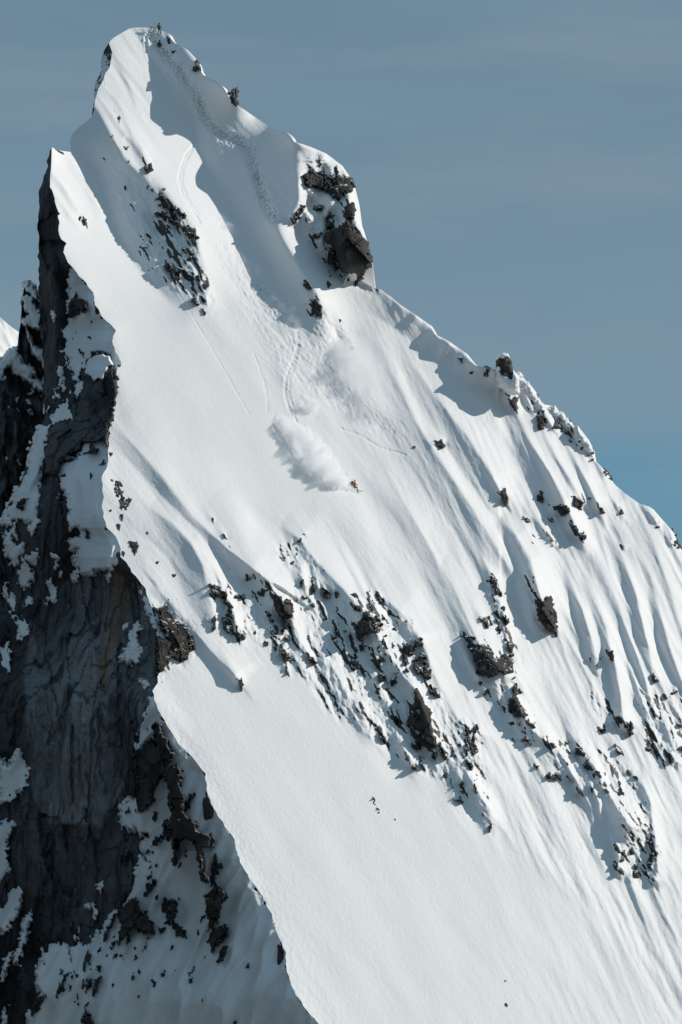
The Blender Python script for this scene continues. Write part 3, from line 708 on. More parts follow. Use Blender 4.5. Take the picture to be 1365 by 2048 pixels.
SMALL = [
 ('b', [[(480,310),(510,275),(525,300),(505,322)],[(530,405),(545,420),(620,410),(640,430),(690,460),(695,500),(650,535),(635,510),(600,480),(580,450)],
   [(675,345),(700,325),(720,360),(742,395),(720,425),(690,400)],[(545,600),(590,550),(610,590),(590,625)],[(155,975),(230,930),(240,890),(270,870),(285,800),(310,850),(290,890),(250,930),(220,1000),(190,1010)],
   [(440,850),(470,825),(540,820),(515,845)],[(590,1050),(620,920),(640,1000),(660,1080),(620,1090)],[(390,1200),(450,1190),(530,1135),(510,1180),(430,1230)],
   [(590,1400),(620,1440),(650,1350),(670,1450),(690,1560),(690,1600),(650,1580),(610,1500)],[(620,1680),(635,1620),(645,1690),(625,1715)],[(590,1790),(610,1745),(632,1800),(605,1830)],
   [(280,1790),(320,1775),(375,1850),(330,1830)],[(935,1750),(950,1720),(970,1790),(950,1800)],[(575,330),(600,345),(585,368)]]),
 ('q', [[(775,200),(794,205),(794,232),(783,236)],[(912,382),(930,356),(945,336),(957,350),(952,382),(930,388)],[(725,240),(737,228),(737,250)],[(805,282),(822,276),(812,288)],
   [(540,800),(562,800),(558,822)],[(465,740),(482,738),(474,752)],[(510,640),(520,630),(516,668)],[(430,860),(437,855),(435,875)],[(755,1030),(772,1025),(765,1040)],[(668,1015),(676,1012),(670,1032)],[(690,1038),(698,1034),(700,1050)],
   [(295,1190),(305,1180),(300,1205)],[(318,1190),(337,1200),(330,1230)],[(180,1150),(190,1165),(185,1175)],[(655,920),(690,880),(690,930),(670,940)],[(540,1020),(555,1015),(548,1035)],[(560,880),(575,872),(568,892)]]),
 ('a', [[(490,400),(520,380),(560,430),(640,480),(655,510),(600,500),(560,455),(510,450)],[(305,440),(385,425),(400,500),(430,520),(430,560),(400,575),(370,500),(330,480)],[(430,480),(460,450),(495,470),(480,495),(440,500)],
   [(205,455),(245,440),(270,470),(245,500)],[(450,560),(540,560),(560,620),(500,620)],[(575,935),(620,925),(630,990),(590,985)],[(705,970),(740,990),(735,1020),(705,1000)],[(270,1130),(330,1160),(410,1160),(420,1240),(370,1220)],
   [(430,1200),(540,1210),(600,1240),(545,1290),(470,1250)],[(420,1330),(500,1300),(540,1340),(470,1370)],[(760,1300),(830,1310),(825,1400),(800,1420)],[(860,1370),(905,1410),(915,1500),(880,1440)],[(700,1640),(760,1600),(820,1720),(770,1710)],
   [(855,1760),(900,1800),(890,1840)],[(310,530),(345,510),(345,545)],[(330,690),(380,680),(380,720)],[(655,1070),(710,1060),(700,1095),(670,1100)],[(640,1290),(690,1285),(670,1310)]]),
 ('c', [[(430,1050),(470,1090),(490,1150),(540,1210),(530,1250),(480,1240),(440,1160)],[(180,1080),(235,1060),(238,1130),(215,1160),(190,1110)],[(140,1040),(200,1030),(225,980),(235,1060),(190,1060)],[(550,600),(580,545),(600,570),(645,565),(610,610),(580,615)],
   [(700,570),(720,540),(745,560),(760,600),(745,620),(720,600)],[(775,940),(800,945),(830,990),(850,1030),(860,1065),(835,1050),(800,1010)],[(865,1180),(890,1100),(915,1160),(900,1210),(880,1250),(865,1240)],[(790,1130),(815,1150),(850,1200),(830,1190)],
   [(505,790),(525,755),(560,795),(520,812)],[(445,770),(480,760),(490,795)],[(930,1150),(970,1140),(985,1220),(1050,1240),(1040,1270),(985,1230)],[(1145,560),(1180,520),(1190,620),(1160,690),(1150,660)],[(1265,600),(1290,580),(1305,660),(1310,740),(1280,775),(1280,680)],
   [(995,325),(1030,308),(1035,325)],[(1040,400),(1085,395),(1070,440)],[(1095,325),(1125,298),(1118,335)],[(1118,185),(1160,143),(1160,180)],[(1255,870),(1290,850),(1310,895)],[(300,100),(320,95),(352,155),(330,142)],[(368,205),(392,242),(380,232)],
   [(1215,1370),(1270,1430),(1320,1510),(1300,1500),(1250,1440)],[(985,1510),(1010,1580),(1025,1638),(1005,1600)],[(640,1170),(660,1140),(662,1200),(640,1195)],[(1160,740),(1210,790),(1230,800),(1180,800)],[(760,1280),(800,1270),(802,1315),(770,1300)]]),
 ('d', [[(510,760),(550,770),(610,820),(620,860),(600,915),(560,870),(530,800)],[(690,830),(735,820),(730,890),(700,905)],[(880,975),(920,1000),(1000,1010),(1010,1085),(960,1070),(920,1060),(895,1040)],[(1155,1195),(1210,1220),(1275,1335),(1220,1320),(1180,1325),(1165,1260)],
   [(980,1500),(1020,1465),(1060,1500),(1085,1480),(1085,1510),(1040,1530),(1030,1570),(1000,1540)],[(380,980),(405,965),(440,1020),(400,1010)],[(530,1170),(600,1150),(590,1185),(550,1185)],[(640,1170),(690,1165),(660,1220),(645,1290),(635,1300),(640,1220)],
   [(700,1330),(740,1180),(775,1215),(740,1260),(745,1330),(720,1380)],[(780,1305),(840,1300),(815,1325)],[(640,1390),(690,1370),(695,1400),(660,1420)],[(890,870),(950,860),(1010,905),(960,892),(910,888)],[(1040,930),(1070,925),(1060,950)],
   [(1115,930),(1160,990),(1170,1070),(1240,1150),(1280,1240),(1220,1190),(1150,1090),(1120,990)],[(1225,1080),(1280,1070),(1300,1150),(1345,1240),(1310,1210),(1270,1120)],[(1080,850),(1100,815),(1138,798),(1112,832)],[(1205,840),(1250,905),(1288,985),(1260,955)],
   [(1245,1440),(1275,1380),(1310,1430),(1345,1560),(1320,1540),(1270,1480)],[(1205,1500),(1240,1510),(1270,1600),(1310,1680),(1290,1700),(1250,1620),(1215,1580)],[(1205,1690),(1240,1660),(1265,1690),(1240,1775),(1205,1740)],[(895,1670),(930,1680),(985,1790),(940,1740)],
   [(325,1570),(370,1610),(430,1700),(440,1725),(390,1680)],[(290,110),(305,108),(325,150),(308,130)]]),
 ('e', [[(745,505),(800,540),(850,580),(830,600),(790,580),(765,545)],[(840,562),(905,618),(880,608)],[(928,632),(968,668),(945,658)],[(660,680),(680,655),(735,680),(715,695)],[(690,560),(720,565),(700,585)],[(640,860),(650,800),(680,880),(640,915)],
   [(1115,1320),(1150,1380),(1215,1440),(1260,1500),(1265,1540),(1200,1500),(1150,1470),(1120,1390)],[(500,1240),(550,1235),(570,1280),(520,1320),(500,1370),(480,1340)],[(610,1300),(680,1290),(700,1200),(705,1330),(660,1395),(620,1370)],
   [(445,1440),(470,1390),(510,1405),(460,1480)],[(730,900),(800,960),(830,1100),(860,1230),(820,1180),(790,1020)],[(150,1055),(200,1060),(245,1160),(230,1175),(180,1110)],[(560,1400),(610,1395),(600,1440)]]),
 ('f', [[(585,975),(610,930),(660,950),(640,1030),(610,1000)],[(665,860),(690,820),(730,870),(760,930),(745,1020),(720,950),(680,930)],[(355,830),(420,850),(450,930),(400,910)],[(435,980),(470,1000),(510,1120),(480,1080)],[(285,930),(330,990),(350,1050),(415,1070),(420,1130),(380,1110),(310,1020)],
   [(160,490),(230,570),(230,600),(180,540)],[(975,840),(1010,840),(1020,960),(1025,1030),(1065,1180),(1030,1080),(990,1050),(985,930)],[(735,1190),(765,1165),(762,1220),(745,1230)],[(825,850),(855,940),(825,980)],[(830,1455),(890,1470),(910,1440),(935,1505),(870,1495)],
   [(905,1390),(945,1360),(960,1420),(930,1400)],[(880,1200),(915,1200),(945,1290),(940,1350),(920,1280)],[(0,700),(50,750),(75,820),(30,790)],[(1245,1780),(1270,1720),(1268,1850),(1240,1830)],[(1060,1240),(1100,1340),(1105,1400),(1080,1340)],[(800,1270),(850,1340),(830,1340)],
   [(1170,280),(1250,205),(1230,250),(1190,275)],[(1140,110),(1170,150),(1145,185)],[(170,1685),(185,1690),(182,1708)]]),
 ('g', [[(545,585),(575,570),(600,640),(620,720),(590,700),(560,650)],[(625,560),(640,590),(670,700),(675,760),(645,690)],[(340,680),(370,660),(440,720),(455,800),(420,760),(380,735)],[(440,670),(480,655),(500,690),(490,770),(455,720)],
   [(530,710),(570,690),(610,740),(600,820),(615,895),(590,870),(580,760)],[(645,920),(680,920),(730,1000),(750,1090),(735,1080),(690,1000)],[(715,1115),(755,1110),(755,1135),(725,1135)],[(335,1360),(355,1350),(355,1420),(390,1450),(370,1500),(345,1450)],
   [(390,1590),(460,1515),(470,1530),(430,1590)],[(945,155),(985,190),(975,260),(995,310),(1000,420),(1015,460),(995,440),(960,250)],[(1245,850),(1272,850),(1272,910)],[(880,90),(895,110),(930,130),(890,140)],[(500,420),(520,430),(540,560),(515,540)],[(680,690),(705,680),(700,740)]]),
 ('h', [[(120,450),(180,420),(240,415),(290,470),(300,530),(250,510),(150,480)],[(340,380),(400,390),(490,500),(470,525),(400,470),(350,440)],[(300,530),(352,592),(320,570)],[(255,680),(340,660),(400,680),(430,740),(340,715),(290,710)],
   [(580,600),(610,610),(680,720),(770,770),(740,790),(690,740),(640,700)],[(480,1030),(550,1030),(530,1060),(555,1120),(520,1080)],[(615,1180),(640,1140),(690,1130),(740,1180),(760,1230),(700,1215),(640,1210)],[(750,1140),(800,1150),(830,1220),(790,1200)],
   [(870,930),(910,950),(965,1045),(920,1010)],[(780,850),(830,870),(860,910),(810,880)],[(900,1150),(940,1170),(1000,1260),(960,1240)],[(1010,1320),(1040,1310),(1120,1450),(1090,1440)],[(1180,1250),(1230,1300),(1310,1450),(1250,1390)],
   [(445,320),(482,348),(462,362)],[(468,268),(518,318),(495,312)],[(535,283),(562,295),(545,312)],[(445,398),(508,462),(480,452)],[(890,700),(930,710),(920,745)],[(150,650),(215,710),(190,700)]]),
 ('i', [[(310,140),(350,200),(420,260),(460,340),(400,290),(340,230)],[(355,370),(420,360),(480,430),(530,510),(480,470),(420,400)],[(600,340),(640,380),(690,500),(680,520),(630,450)],[(705,215),(740,230),(765,295),(730,260)],[(785,290),(850,315),(855,360),(810,330)],
   [(450,240),(480,260),(475,320),(455,290)],[(575,1110),(620,1110),(650,1180),(640,1200),(590,1160)],[(635,1210),(690,1175),(705,1230),(670,1310),(640,1290)],[(598,1300),(618,1320),(600,1390)],[(615,1400),(650,1360),(680,1400),(660,1440)],[(780,1130),(797,1150),(787,1210),(763,1200)],
   [(800,1410),(830,1420),(845,1470),(800,1465)],[(815,1330),(840,1340),(830,1380),(815,1370)],[(1190,20),(1240,10),(1250,160),(1220,150)],[(965,878),(1002,932),(980,922)],[(922,748),(947,790),(930,802)]]),
 ('j', [[(345,370),(370,380),(355,410)],[(180,420),(210,410),(205,480),(185,450)],[(255,500),(285,510),(270,525)],[(975,640),(1010,600),(1030,670),(1070,715),(1000,700)],[(1125,880),(1150,870),(1170,935),(1140,930)],[(1215,860),(1290,810),(1310,850),(1240,880)],
   [(1160,1640),(1215,1570),(1240,1760),(1200,1740)],[(1280,1560),(1365,1520),(1420,1640),(1310,1600)],[(1305,1250),(1365,1230),(1420,1310),(1330,1290)],[(895,1550),(962,1590),(920,1592)],[(1000,1520),(1060,1600),(1020,1590)],[(500,1520),(560,1590),(600,1650),(540,1610)],
   [(310,1320),(370,1300),(372,1390)],[(690,880),(742,905),(710,908)],[(768,905),(832,1000),(800,962)],[(820,680),(842,710),(832,712)]]),
 ('k', [[(250,355),(275,360),(265,400)],[(280,415),(310,380),(335,420),(305,440),(315,530),(295,550),(265,500),(285,470)],[(305,565),(340,590),(355,530),(400,550),(400,600),(390,640),(400,700),(370,690),(320,620)],[(405,410),(425,380),(435,440),(415,445)],
   [(460,445),(480,460),(470,475)],[(535,560),(560,570),(590,600),(570,630),(545,600)],[(581,532),(606,520),(602,562)],[(660,690),(675,690),(682,780),(665,760)],[(915,785),(950,810),(980,880),(960,960),(940,860)],[(1018,1005),(1065,1005),(1070,1025),(1030,1025)],
   [(1060,1080),(1085,1070),(1080,1110),(1060,1100)],[(930,1000),(945,980),(960,1020),(940,1020)],[(65,240),(90,245),(85,290),(70,330),(70,280)],[(1280,1320),(1310,1320),(1327,1368)],[(600,710),(625,705),(620,730),(605,728)],[(228,275),(240,235),(270,280)]]),
 ('l', [[(605,380),(635,360),(655,390),(660,440),(620,415)],[(735,500),(770,515),(750,522)],[(963,688),(987,700),(975,722)],[(680,750),(700,770),(770,840),(775,900),(720,830)],[(1165,405),(1200,410),(1270,500),(1310,560),(1280,540),(1200,430)],
   [(455,610),(500,620),(540,650),(500,645)],[(708,603),(757,640),(730,632)],[(538,843),(562,887),(545,872)],[(553,783),(582,812),(560,802)],[(1283,113),(1310,120),(1340,190),(1365,210),(1330,182)]]),
 ('u', [[(1225,1095),(1245,1100),(1240,1112),(1225,1110)],[(1290,1155),(1330,1200),(1335,1225),(1300,1180)],[(1300,1120),(1330,1180),(1345,1215),(1320,1190)],[(1030,1200),(1060,1205),(1050,1213),(1035,1211)],[(1033,1000),(1043,1030),(1025,1035)],
   [(142,178),(165,180),(160,207)],[(200,260),(218,258),(212,272)],[(293,235),(306,240),(300,280)],[(280,262),(290,265),(285,280)]]),
 ('x', [[(400,1218),(414,1246),(436,1290),(424,1280)]]),
 ('z', [[(734,903),(744,908),(740,916)],[(733,820),(738,823),(735,826)]]),
 ('v', [[(715,635),(755,630),(760,660),(740,705),(715,660)],[(610,290),(660,315),(668,370),(640,395),(630,340)],[(660,380),(676,400),(682,455),(665,458)],[(678,442),(702,468),(707,400),(695,400)],[(658,490),(676,485),(668,527)],[(643,545),(656,540),(653,582)],
   [(668,690),(682,700),(676,722)],[(803,585),(814,590),(808,600)],[(945,815),(960,812),(955,832)],[(855,745),(868,745),(862,758)],[(597,148),(612,150),(606,175)],[(598,466),(607,466),(602,475)]]),
 ('w', [[(328,1105),(362,1103),(370,1140),(364,1178),(345,1140)],[(203,232),(214,238),(211,272)],[(258,320),(270,322),(285,350),(272,340)]]),
 ('t', [[(890,795),(905,800),(900,815)],[(540,230),(548,232),(570,275),(560,268)],[(485,100),(498,108),(494,125)],[(1145,320),(1162,315),(1158,345)],[(1200,395),(1218,392),(1212,408)]]),
]
for c, P, lab, o in BIG:
    add_rock(px(c, P), o.get('prot'), M_ROCKB if o.get('bare') else M_ROCK, bank=o.get('bank', True), name='rock_outcrop', label=lab, sky=o.get('sky'))
for c, lst in SMALL:
    for P in lst:
        add_rock(px(c, P), .3 if c == 'v' else None, M_ROCK, bank=(c not in 'abekqvxz'), name='rock', calm=c in 'vxzwt', sky=c in 'qk')
PXM = 13.0
for J in ROCK_JOBS:           # broken, rimed rock around each outcrop
    P = J['poly']; big = max(np.ptp(P, 0))
    if big < 9 or P[:, 1].mean() < 300 or J.get('calm'): continue
    w = window(P, 26); sdz = poly_sdf(P, UU[w], VV[w])
    k = np.exp(-(np.clip(-sdz - 1, 0, None) / (3 + .10 * big)) ** 2)
    add = np.clip(.78 * k - zone[w], 0, None)
    zone[w] += add; detail[w] += add * .10 * rough[w]
fleck = (steep + .55 * patchy - (2.75 - 2.1 * zone)) * sstep(.04, .12, zone)
fleck = np.where(zone > .03, fleck, -2.0)
for J in ROCK_JOBS:
    P = J['poly']; ext = P.max(0) - P.min(0); c = P.mean(0)
    if J['prot'] is None:
        J['prot'] = .2 + .04 * min(ext) + .012 * max(ext)          # metres
    if J['bank']:
        t = (P - c) @ UPH; cr = (P - c) @ np.array([-UPH[1], UPH[0]])
        tl = max(t.max() - t.min(), 8); cw = max(cr.max() - cr.min(), 8)
        w = window(P, tl * 3 + 30)
        T = (UU[w] - c[0]) * UPH[0] + (VV[w] - c[1]) * UPH[1]
        Cc = (UU[w] - c[0]) * -UPH[1] + (VV[w] - c[1]) * UPH[0]
        T0 = t.min()
        s = sstep(T0 + .1 * tl, T0 + .75 * tl, T) * np.exp(-np.clip(T - t.max() * .6, 0, None) / (1.1 * tl + 8))
        g = np.exp(-(Cc / (cw * .62 + 3)) ** 2)
        bump_sum[w] = np.maximum(bump_sum[w], .8 * J['prot'] * s * g * min(1, max(ext) / 22))
offA = offA_base + gauss(bump_sum, 1.0) + detail - .2 * broad * (1 - .8 * calm)
def depthA(u, v): return plane_depth(u, v) - sample(offA, u, v)
def depthA_base(u, v): return plane_depth(u, v) - sample(offA_base, u, v)

rows = np.concatenate([np.arange(55.0, 320, 1.5), np.arange(320, 1120, 1.9), np.arange(1120, 1790, 1.9), np.arange(1790, 2230, 3.2)])
cols = np.arange(96.0, 1502, 1.9)
NC = len(cols)
ul = uL(rows)[:, None]; ur = uR(rows)[:, None]
gU = np.clip(np.repeat(cols[None], len(rows), 0), ul, ur)
gV = np.repeat(rows[:, None], NC, 1)
outL = cols[None] <= ul; outR = cols[None] >= ur
def quad_all(m): return m[:-1, :-1] & m[1:, :-1] & m[1:, 1:] & m[:-1, 1:]
keepA = ~quad_all(np.repeat(outL, 1, 0)) & ~quad_all(outR)
dA = depthA(gU, gV)
PA = to_world(gU, gV - vlift(gU, gV), dA)
rockA = sample(fleck, gU, gV)
# the back of the crest falls away behind
back = []
inward = (sstep(480, 520, rows) * sstep(590, 572, rows))[:, None]
for bx, by, bz in [(.6, 1.2, -.2), (1.5, 5, -3), (4, 20, -18), (8, 70, -70), (10, 160, -180)]:
    o_ = np.stack([bx - inward[:, 0] * (bx + 2 + .5 * by), np.full(len(rows), by), np.full(len(rows), bz)], -1)
    back.append(PA[:, -1:, :] + o_[:, None, :])
PAx = np.concatenate([PA] + back, 1)
rockAx = np.concatenate([rockA] + [np.full((len(rows), 1), -2.0)] * 5, 1)
keepA = np.concatenate([keepA, np.ones((len(rows) - 1, 5), bool)], 1)
face = mesh_grid('mountain_face', PAx, mask=keepA, mat=M_FACE, attrs={'rock': rockAx}, flip=False)
tag(face, 'steep sunlit snow face with wind flutes falling from the summit ridge', kind='structure')

# ------------------------------------------------------------------ the shaded wall left of the arete
vv_s = np.arange(40, 2240, 2.0)
uls = _uL0(vv_s)
ker = np.exp(-.5 * (np.arange(-90, 91) / 20.0) ** 2); ker /= ker.sum()
uls = np.convolve(np.pad(uls, 90, mode='edge'), ker, 'valid')
sp = plane_depth(uls, vv_s)
kB = np.interp(vv_s, [60, 300, 1200, 1500, 2000], [1.3, 1.25, 1.1, .8, .62])
rawB = sp[:, None] + kB[:, None] * (uls[:, None] - UU) / F * sp[:, None]
uLr = _uL0(vv_s)
corr = depthA(uLr, vv_s) - (sp + kB * (uls - uLr) / F * sp)
distL = uLr[:, None] - UU
BR = [
 [(82,350,-1),(80,500,-1.5),(82,700,-1.5),(92,850,-1)],
 [(104,345,1.2),(108,480,1.6),(112,620,1.8),(116,780,1.5),(125,850,0)],
 [(134,520,-.6),(138,600,-1),(134,700,-1),(132,790,-1)],
 [(175,600,.3),(190,660,.2),(200,720,0)],
 [(100,850,1),(70,940,1),(30,1020,.5)],
 [(88,930,-1.5),(85,1050,-2),(70,1200,-2.5)],
 [(130,930,1.5),(125,1050,1),(110,1150,.5)],
 [(150,1120,-1),(120,1250,-2)],
 [(185,1140,2),(215,1130,2.5),(230,1200,2),(215,1300,1.5)],
 [(80,1400,-1),(110,1600,-2.5),(140,1800,-3),(120,1850,-3)],
 [(40,1400,1),(40,1600,1),(60,1800,1),(40,1950,.5)],
 [(300,1500,1),(280,1650,.8),(260,1800,1)],
 [(340,1560,1),(400,1700,1.2),(430,1850,1)],
 [(330,1690,-.8),(360,1800,-1),(400,1950,-.6)],
 [(250,1880,1.2),(330,1880,.8)],
 [(200,1960,0),(350,2000,.3),(500,2040,0)],
]
bigB = gauss(harmonic(BR, 60.0), 2.0)
strataB = 1.0 * spectral(21, 30, 170, 1.2, 4.0, 86) + .16 * spectral(22, 9, 40, .9, 3.5, 84) + .04 * spectral(23, 4.5, 12, .3, 2.0, 84)
# blocky steps: quantise the medium relief into slabs
blk = spectral(24, 26, 110, 1.1, 3.0, 82)
strataB += .5 * (np.floor(blk * 1.4) / 1.4 + .25 * blk)
blk2 = spectral(27, 14, 50, 1.0, 2.6, 95)
strataB += .22 * np.floor(blk2 * 1.2) / 1.2
def slabs(cu, cv, seed, ncol=215):
    """vertical rock slabs with their own tilt, on the left part of the grid"""
    rng = np.random.default_rng(seed); x = UU[:, :ncol] + 1.8 * spectral(71 + seed, 20, 80)[:, :ncol]; y = VV[:, :ncol] + 4 * spectral(72 + seed, 20, 80)[:, :ncol]
    S = []
    for a_ in np.arange(-70, 390, cu):
        for b_ in np.arange(30, 2260, cv): S.append((a_ + rng.uniform(-.5, .5) * cu, b_ + rng.uniform(-.5, .5) * cv))
    S = np.array(S); H = rng.normal(0, .5, len(S)); G = rng.normal(0, .9, (len(S), 2))
    out = np.zeros_like(base); best = np.full(x.shape, 1e9); val = np.zeros(x.shape)
    for (a_, b_), h_, g_ in zip(S, H, G):
        i0 = max(0, int((a_ - 2.2 * cu - U0) / ST)); i1 = min(ncol, int((a_ + 2.2 * cu - U0) / ST)); j0 = max(0, int((b_ - 2.2 * cv - V0) / ST)); j1 = min(GH, int((b_ + 2.2 * cv - V0) / ST))
        if i1 <= i0 or j1 <= j0: continue
        dx = (x[j0:j1, i0:i1] - a_) / cu; dy = (y[j0:j1, i0:i1] - b_) / cv; d = dx * dx + dy * dy
        m = d < best[j0:j1, i0:i1]
        best[j0:j1, i0:i1] = np.where(m, d, best[j0:j1, i0:i1]); val[j0:j1, i0:i1] = np.where(m, h_ + g_[0] * dx + g_[1] * dy, val[j0:j1, i0:i1])
    out[:, :ncol] = val; return out
strataB = .6 * strataB + .8 * slabs(60, 170, 1) + .34 * slabs(24, 90, 2) + .08 * slabs(10, 30, 3)
snowUnd = .45 * (1 - np.abs(spectral(28, 40, 150, 1.0, 3.5, 118)) * 1.3) + .25 * spectral(25, 40, 200, 1.0, 2.0, 110) + .02 * spectral(26, 5, 14, .4, 2, 110)
fadeE = np.clip(distL / 16, 0, 1)
smoothB = rawB + corr[:, None] * np.exp(-np.clip(distL, 0, None) / 60) - fadeE * bigB
depthB_snow = smoothB - fadeE * snowUnd
under = np.zeros_like(base)
LOW = [(300,1400),(290,1450),(300,1500),(310,1560),(300,1620),(300,1700),(275,1770),(230,1840),(180,1900),(100,1910),(90,1980),(60,2060),(-40,2225),(800,2225),(600,2000),(480,1700),(400,1530),(330,1440)]
w = window(LOW, 40); under[w] = sstep(-12, 14, poly_sdf(LOW, UU[w], VV[w]))
strataB *= (1 - .8 * under)
depthB_rock = smoothB + 1.1 * np.clip(distL / 26, 0, 1) - fadeE * strataB
rowsB = np.concatenate([np.arange(86.0, 232, 1.6), np.arange(305.0, 900, 2.0), np.arange(900, 2225, 2.0)])
def wall_rows(rb, ncol):
    s = np.linspace(0, 1, ncol)
    a = uW(rb)[:, None]; b = uL(rb)[:, None]
    gU = a + (b - a) * s[None]; gV = np.repeat(rb[:, None], ncol, 1)
    # ragged left outline
    rag = 1.3 * np.interp(rb, np.arange(0, 2300, 9.0), np.random.default_rng(3).standard_normal(256))[:, None] * (1 - s[None]) ** 8 * (rb[:, None] > 310)
    gU = gU + rag
    d = sample(depthB_rock, gU, gV)
    P = to_world(gU, gV - vlift(gU, gV), d)
    global W_UV
    W_UV = (gU, gV)
    bk = [P[:, :1] + np.array(o) for o in ((3, 160, -120), (2, 60, -40), (1, 14, -6), (.3, 3, -.5))]
    return np.concatenate(bk + [P], 1)
wall_up = mesh_grid('upper_wall', wall_rows(rowsB[rowsB < 240], 24), mat=rock_material('rimed_rock', .7, .4, (1, 1, .5), .72), smooth=False)
tag(wall_up, 'narrow shaded rock edge below the summit', kind='structure')
PW = wall_rows(rowsB[rowsB > 240], 250)
SLAB = [(170,1140),(215,1130),(290,1180),(318,1280),(300,1390),(270,1500),(240,1600),(200,1650),(90,1640),(60,1560),(50,1400),(60,1250),(110,1180)]
RUST = [(215,1130),(262,1135),(270,1180),(250,1240),(225,1300),(205,1400),(195,1340),(222,1230)]
slabA = np.concatenate([np.zeros((len(PW), 4)), sstep(-25, 25, poly_sdf(SLAB, *W_UV))], 1)
rustA = np.concatenate([np.zeros((len(PW), 4)), sstep(-14, 12, poly_sdf(RUST, *W_UV))], 1)
wall = mesh_grid('cliff_wall', PW, mat=M_CLIFF, attrs={'slab': slabA, 'rust': rustA})
tag(wall, 'tall shaded rock wall left of the snow arete', kind='structure')
rag_n = spectral(33, 5.5, 30, .8, 1.8, 75)
warp_u = spectral(31, 6, 34, .8, 1.0); warp_v = spectral(32, 6, 34, .8, 1.0)
def facets(u, v, cell, rng):
    """broken planes: every cell its own tilt and height"""
    u0, u1, v0, v1 = u.min(), u.max(), v.min(), v.max()
    n = int(max(3, (u1 - u0) * (v1 - v0) / (cell * cell)))
    n = min(n, 220)
    S = np.stack([rng.uniform(u0, u1, n), rng.uniform(v0, v1, n)], 1)
    G = rng.normal(0, 1, (n, 2)) / cell; H = rng.normal(0, .5, n)
    x = u.ravel(); y = v.ravel()
    d = (x[:, None] - S[:, 0]) ** 2 + ((y[:, None] - S[:, 1]) * .8) ** 2
    k = d.argmin(1)
    return (H[k] + (x - S[k, 0]) * G[k, 0] + (y - S[k, 1]) * G[k, 1]).reshape(u.shape)
def patch(name, poly, base_fn, h_fn, mat, jag=1.6, margin=5.0, step=None, parent=None, clip_left=False, smooth=False, seed=0, ragged=0.0, sky=False):
    P = np.asarray(poly, float)
    lo = P.min(0) - margin; hi = P.max(0) + margin
    ext = max(hi - lo)
    if step is None: step = 1.1 if ext < 60 else (1.4 if ext < 160 else 1.8)
    uu = np.arange(lo[0], hi[0] + step, step); vv = np.arange(lo[1], hi[1] + step, step)
    u, v = np.meshgrid(uu, vv)
    sd = poly_sdf(P, u + jag * sample(warp_u, u, v), v + jag * sample(warp_v, u, v))
    sd = sd + ragged * sample(rag_n, u, v)
    rng = np.random.default_rng(seed + int(P.sum()) % 9973)
    if clip_left: u = np.minimum(u, uL(v) + .2)
    d = base_fn(u, v) - h_fn(u, v, sd, rng)
    k = sd > (-1.6 if sky else -margin)
    keep = k[:-1, :-1] | k[1:, :-1] | k[1:, 1:] | k[:-1, 1:]
    if clip_left:
        o = np.repeat(uu[None], len(vv), 0) > uL(v) + .2
        keep &= ~(o[:-1, :-1] & o[1:, :-1] & o[1:, 1:] & o[:-1, 1:])
    if not keep.any(): return None
    ob = mesh_grid(name, to_world(u, v, d), keep, mat, smooth)
    if parent: ob.parent = parent
    return ob
def rock_profile(prot, P, edge=None):
    w = max(P[:, 0].max() - P[:, 0].min(), 4); u0 = P[:, 0].min(); hgt = max(np.ptp(P[:, 1]), 4); v0 = P[:, 1].min()
    big = max(np.ptp(P, 0))
    edge = edge or (2.2 if big < 25 else 3.2)
    zc = float(sample(zone, P[:, 0].mean(), P[:, 1].mean()))
    def h(u, v, sd, rng):
        sd = sd + 1.0
        t = .8 + .34 * (u - u0) / w - .16 * (v - v0) / hgt
        f = .26 * facets(u, v, max(7.0, .42 * big), rng) + .10 * facets(u, v, max(5.0, .16 * big), rng)
        return prot * t * np.clip(sd / edge, -1.2, 1) + .25 * zc * np.clip(sd / 2, -1, 1) + np.clip(sd / 5, 0, 1) * (prot * f + .035 * sample(crumb2, u, v))
    return h
for J in ROCK_JOBS:
    o = patch(J['name'], J['poly'], depthA_base, rock_profile(J['prot'], J['poly']), J['mat'], jag=J['jag'] if max(np.ptp(J['poly'], 0)) > 16 else .7, ragged=(.35 if J['mat'] is M_ROCKB else 1.0) * min(2.2, .05 * max(np.ptp(J['poly'], 0))), sky=bool(J.get('sky')))
    if J.get('label'): tag(o, J['label'], 'rock', 'rock outcrops on the snow face')
    else: o.parent = face

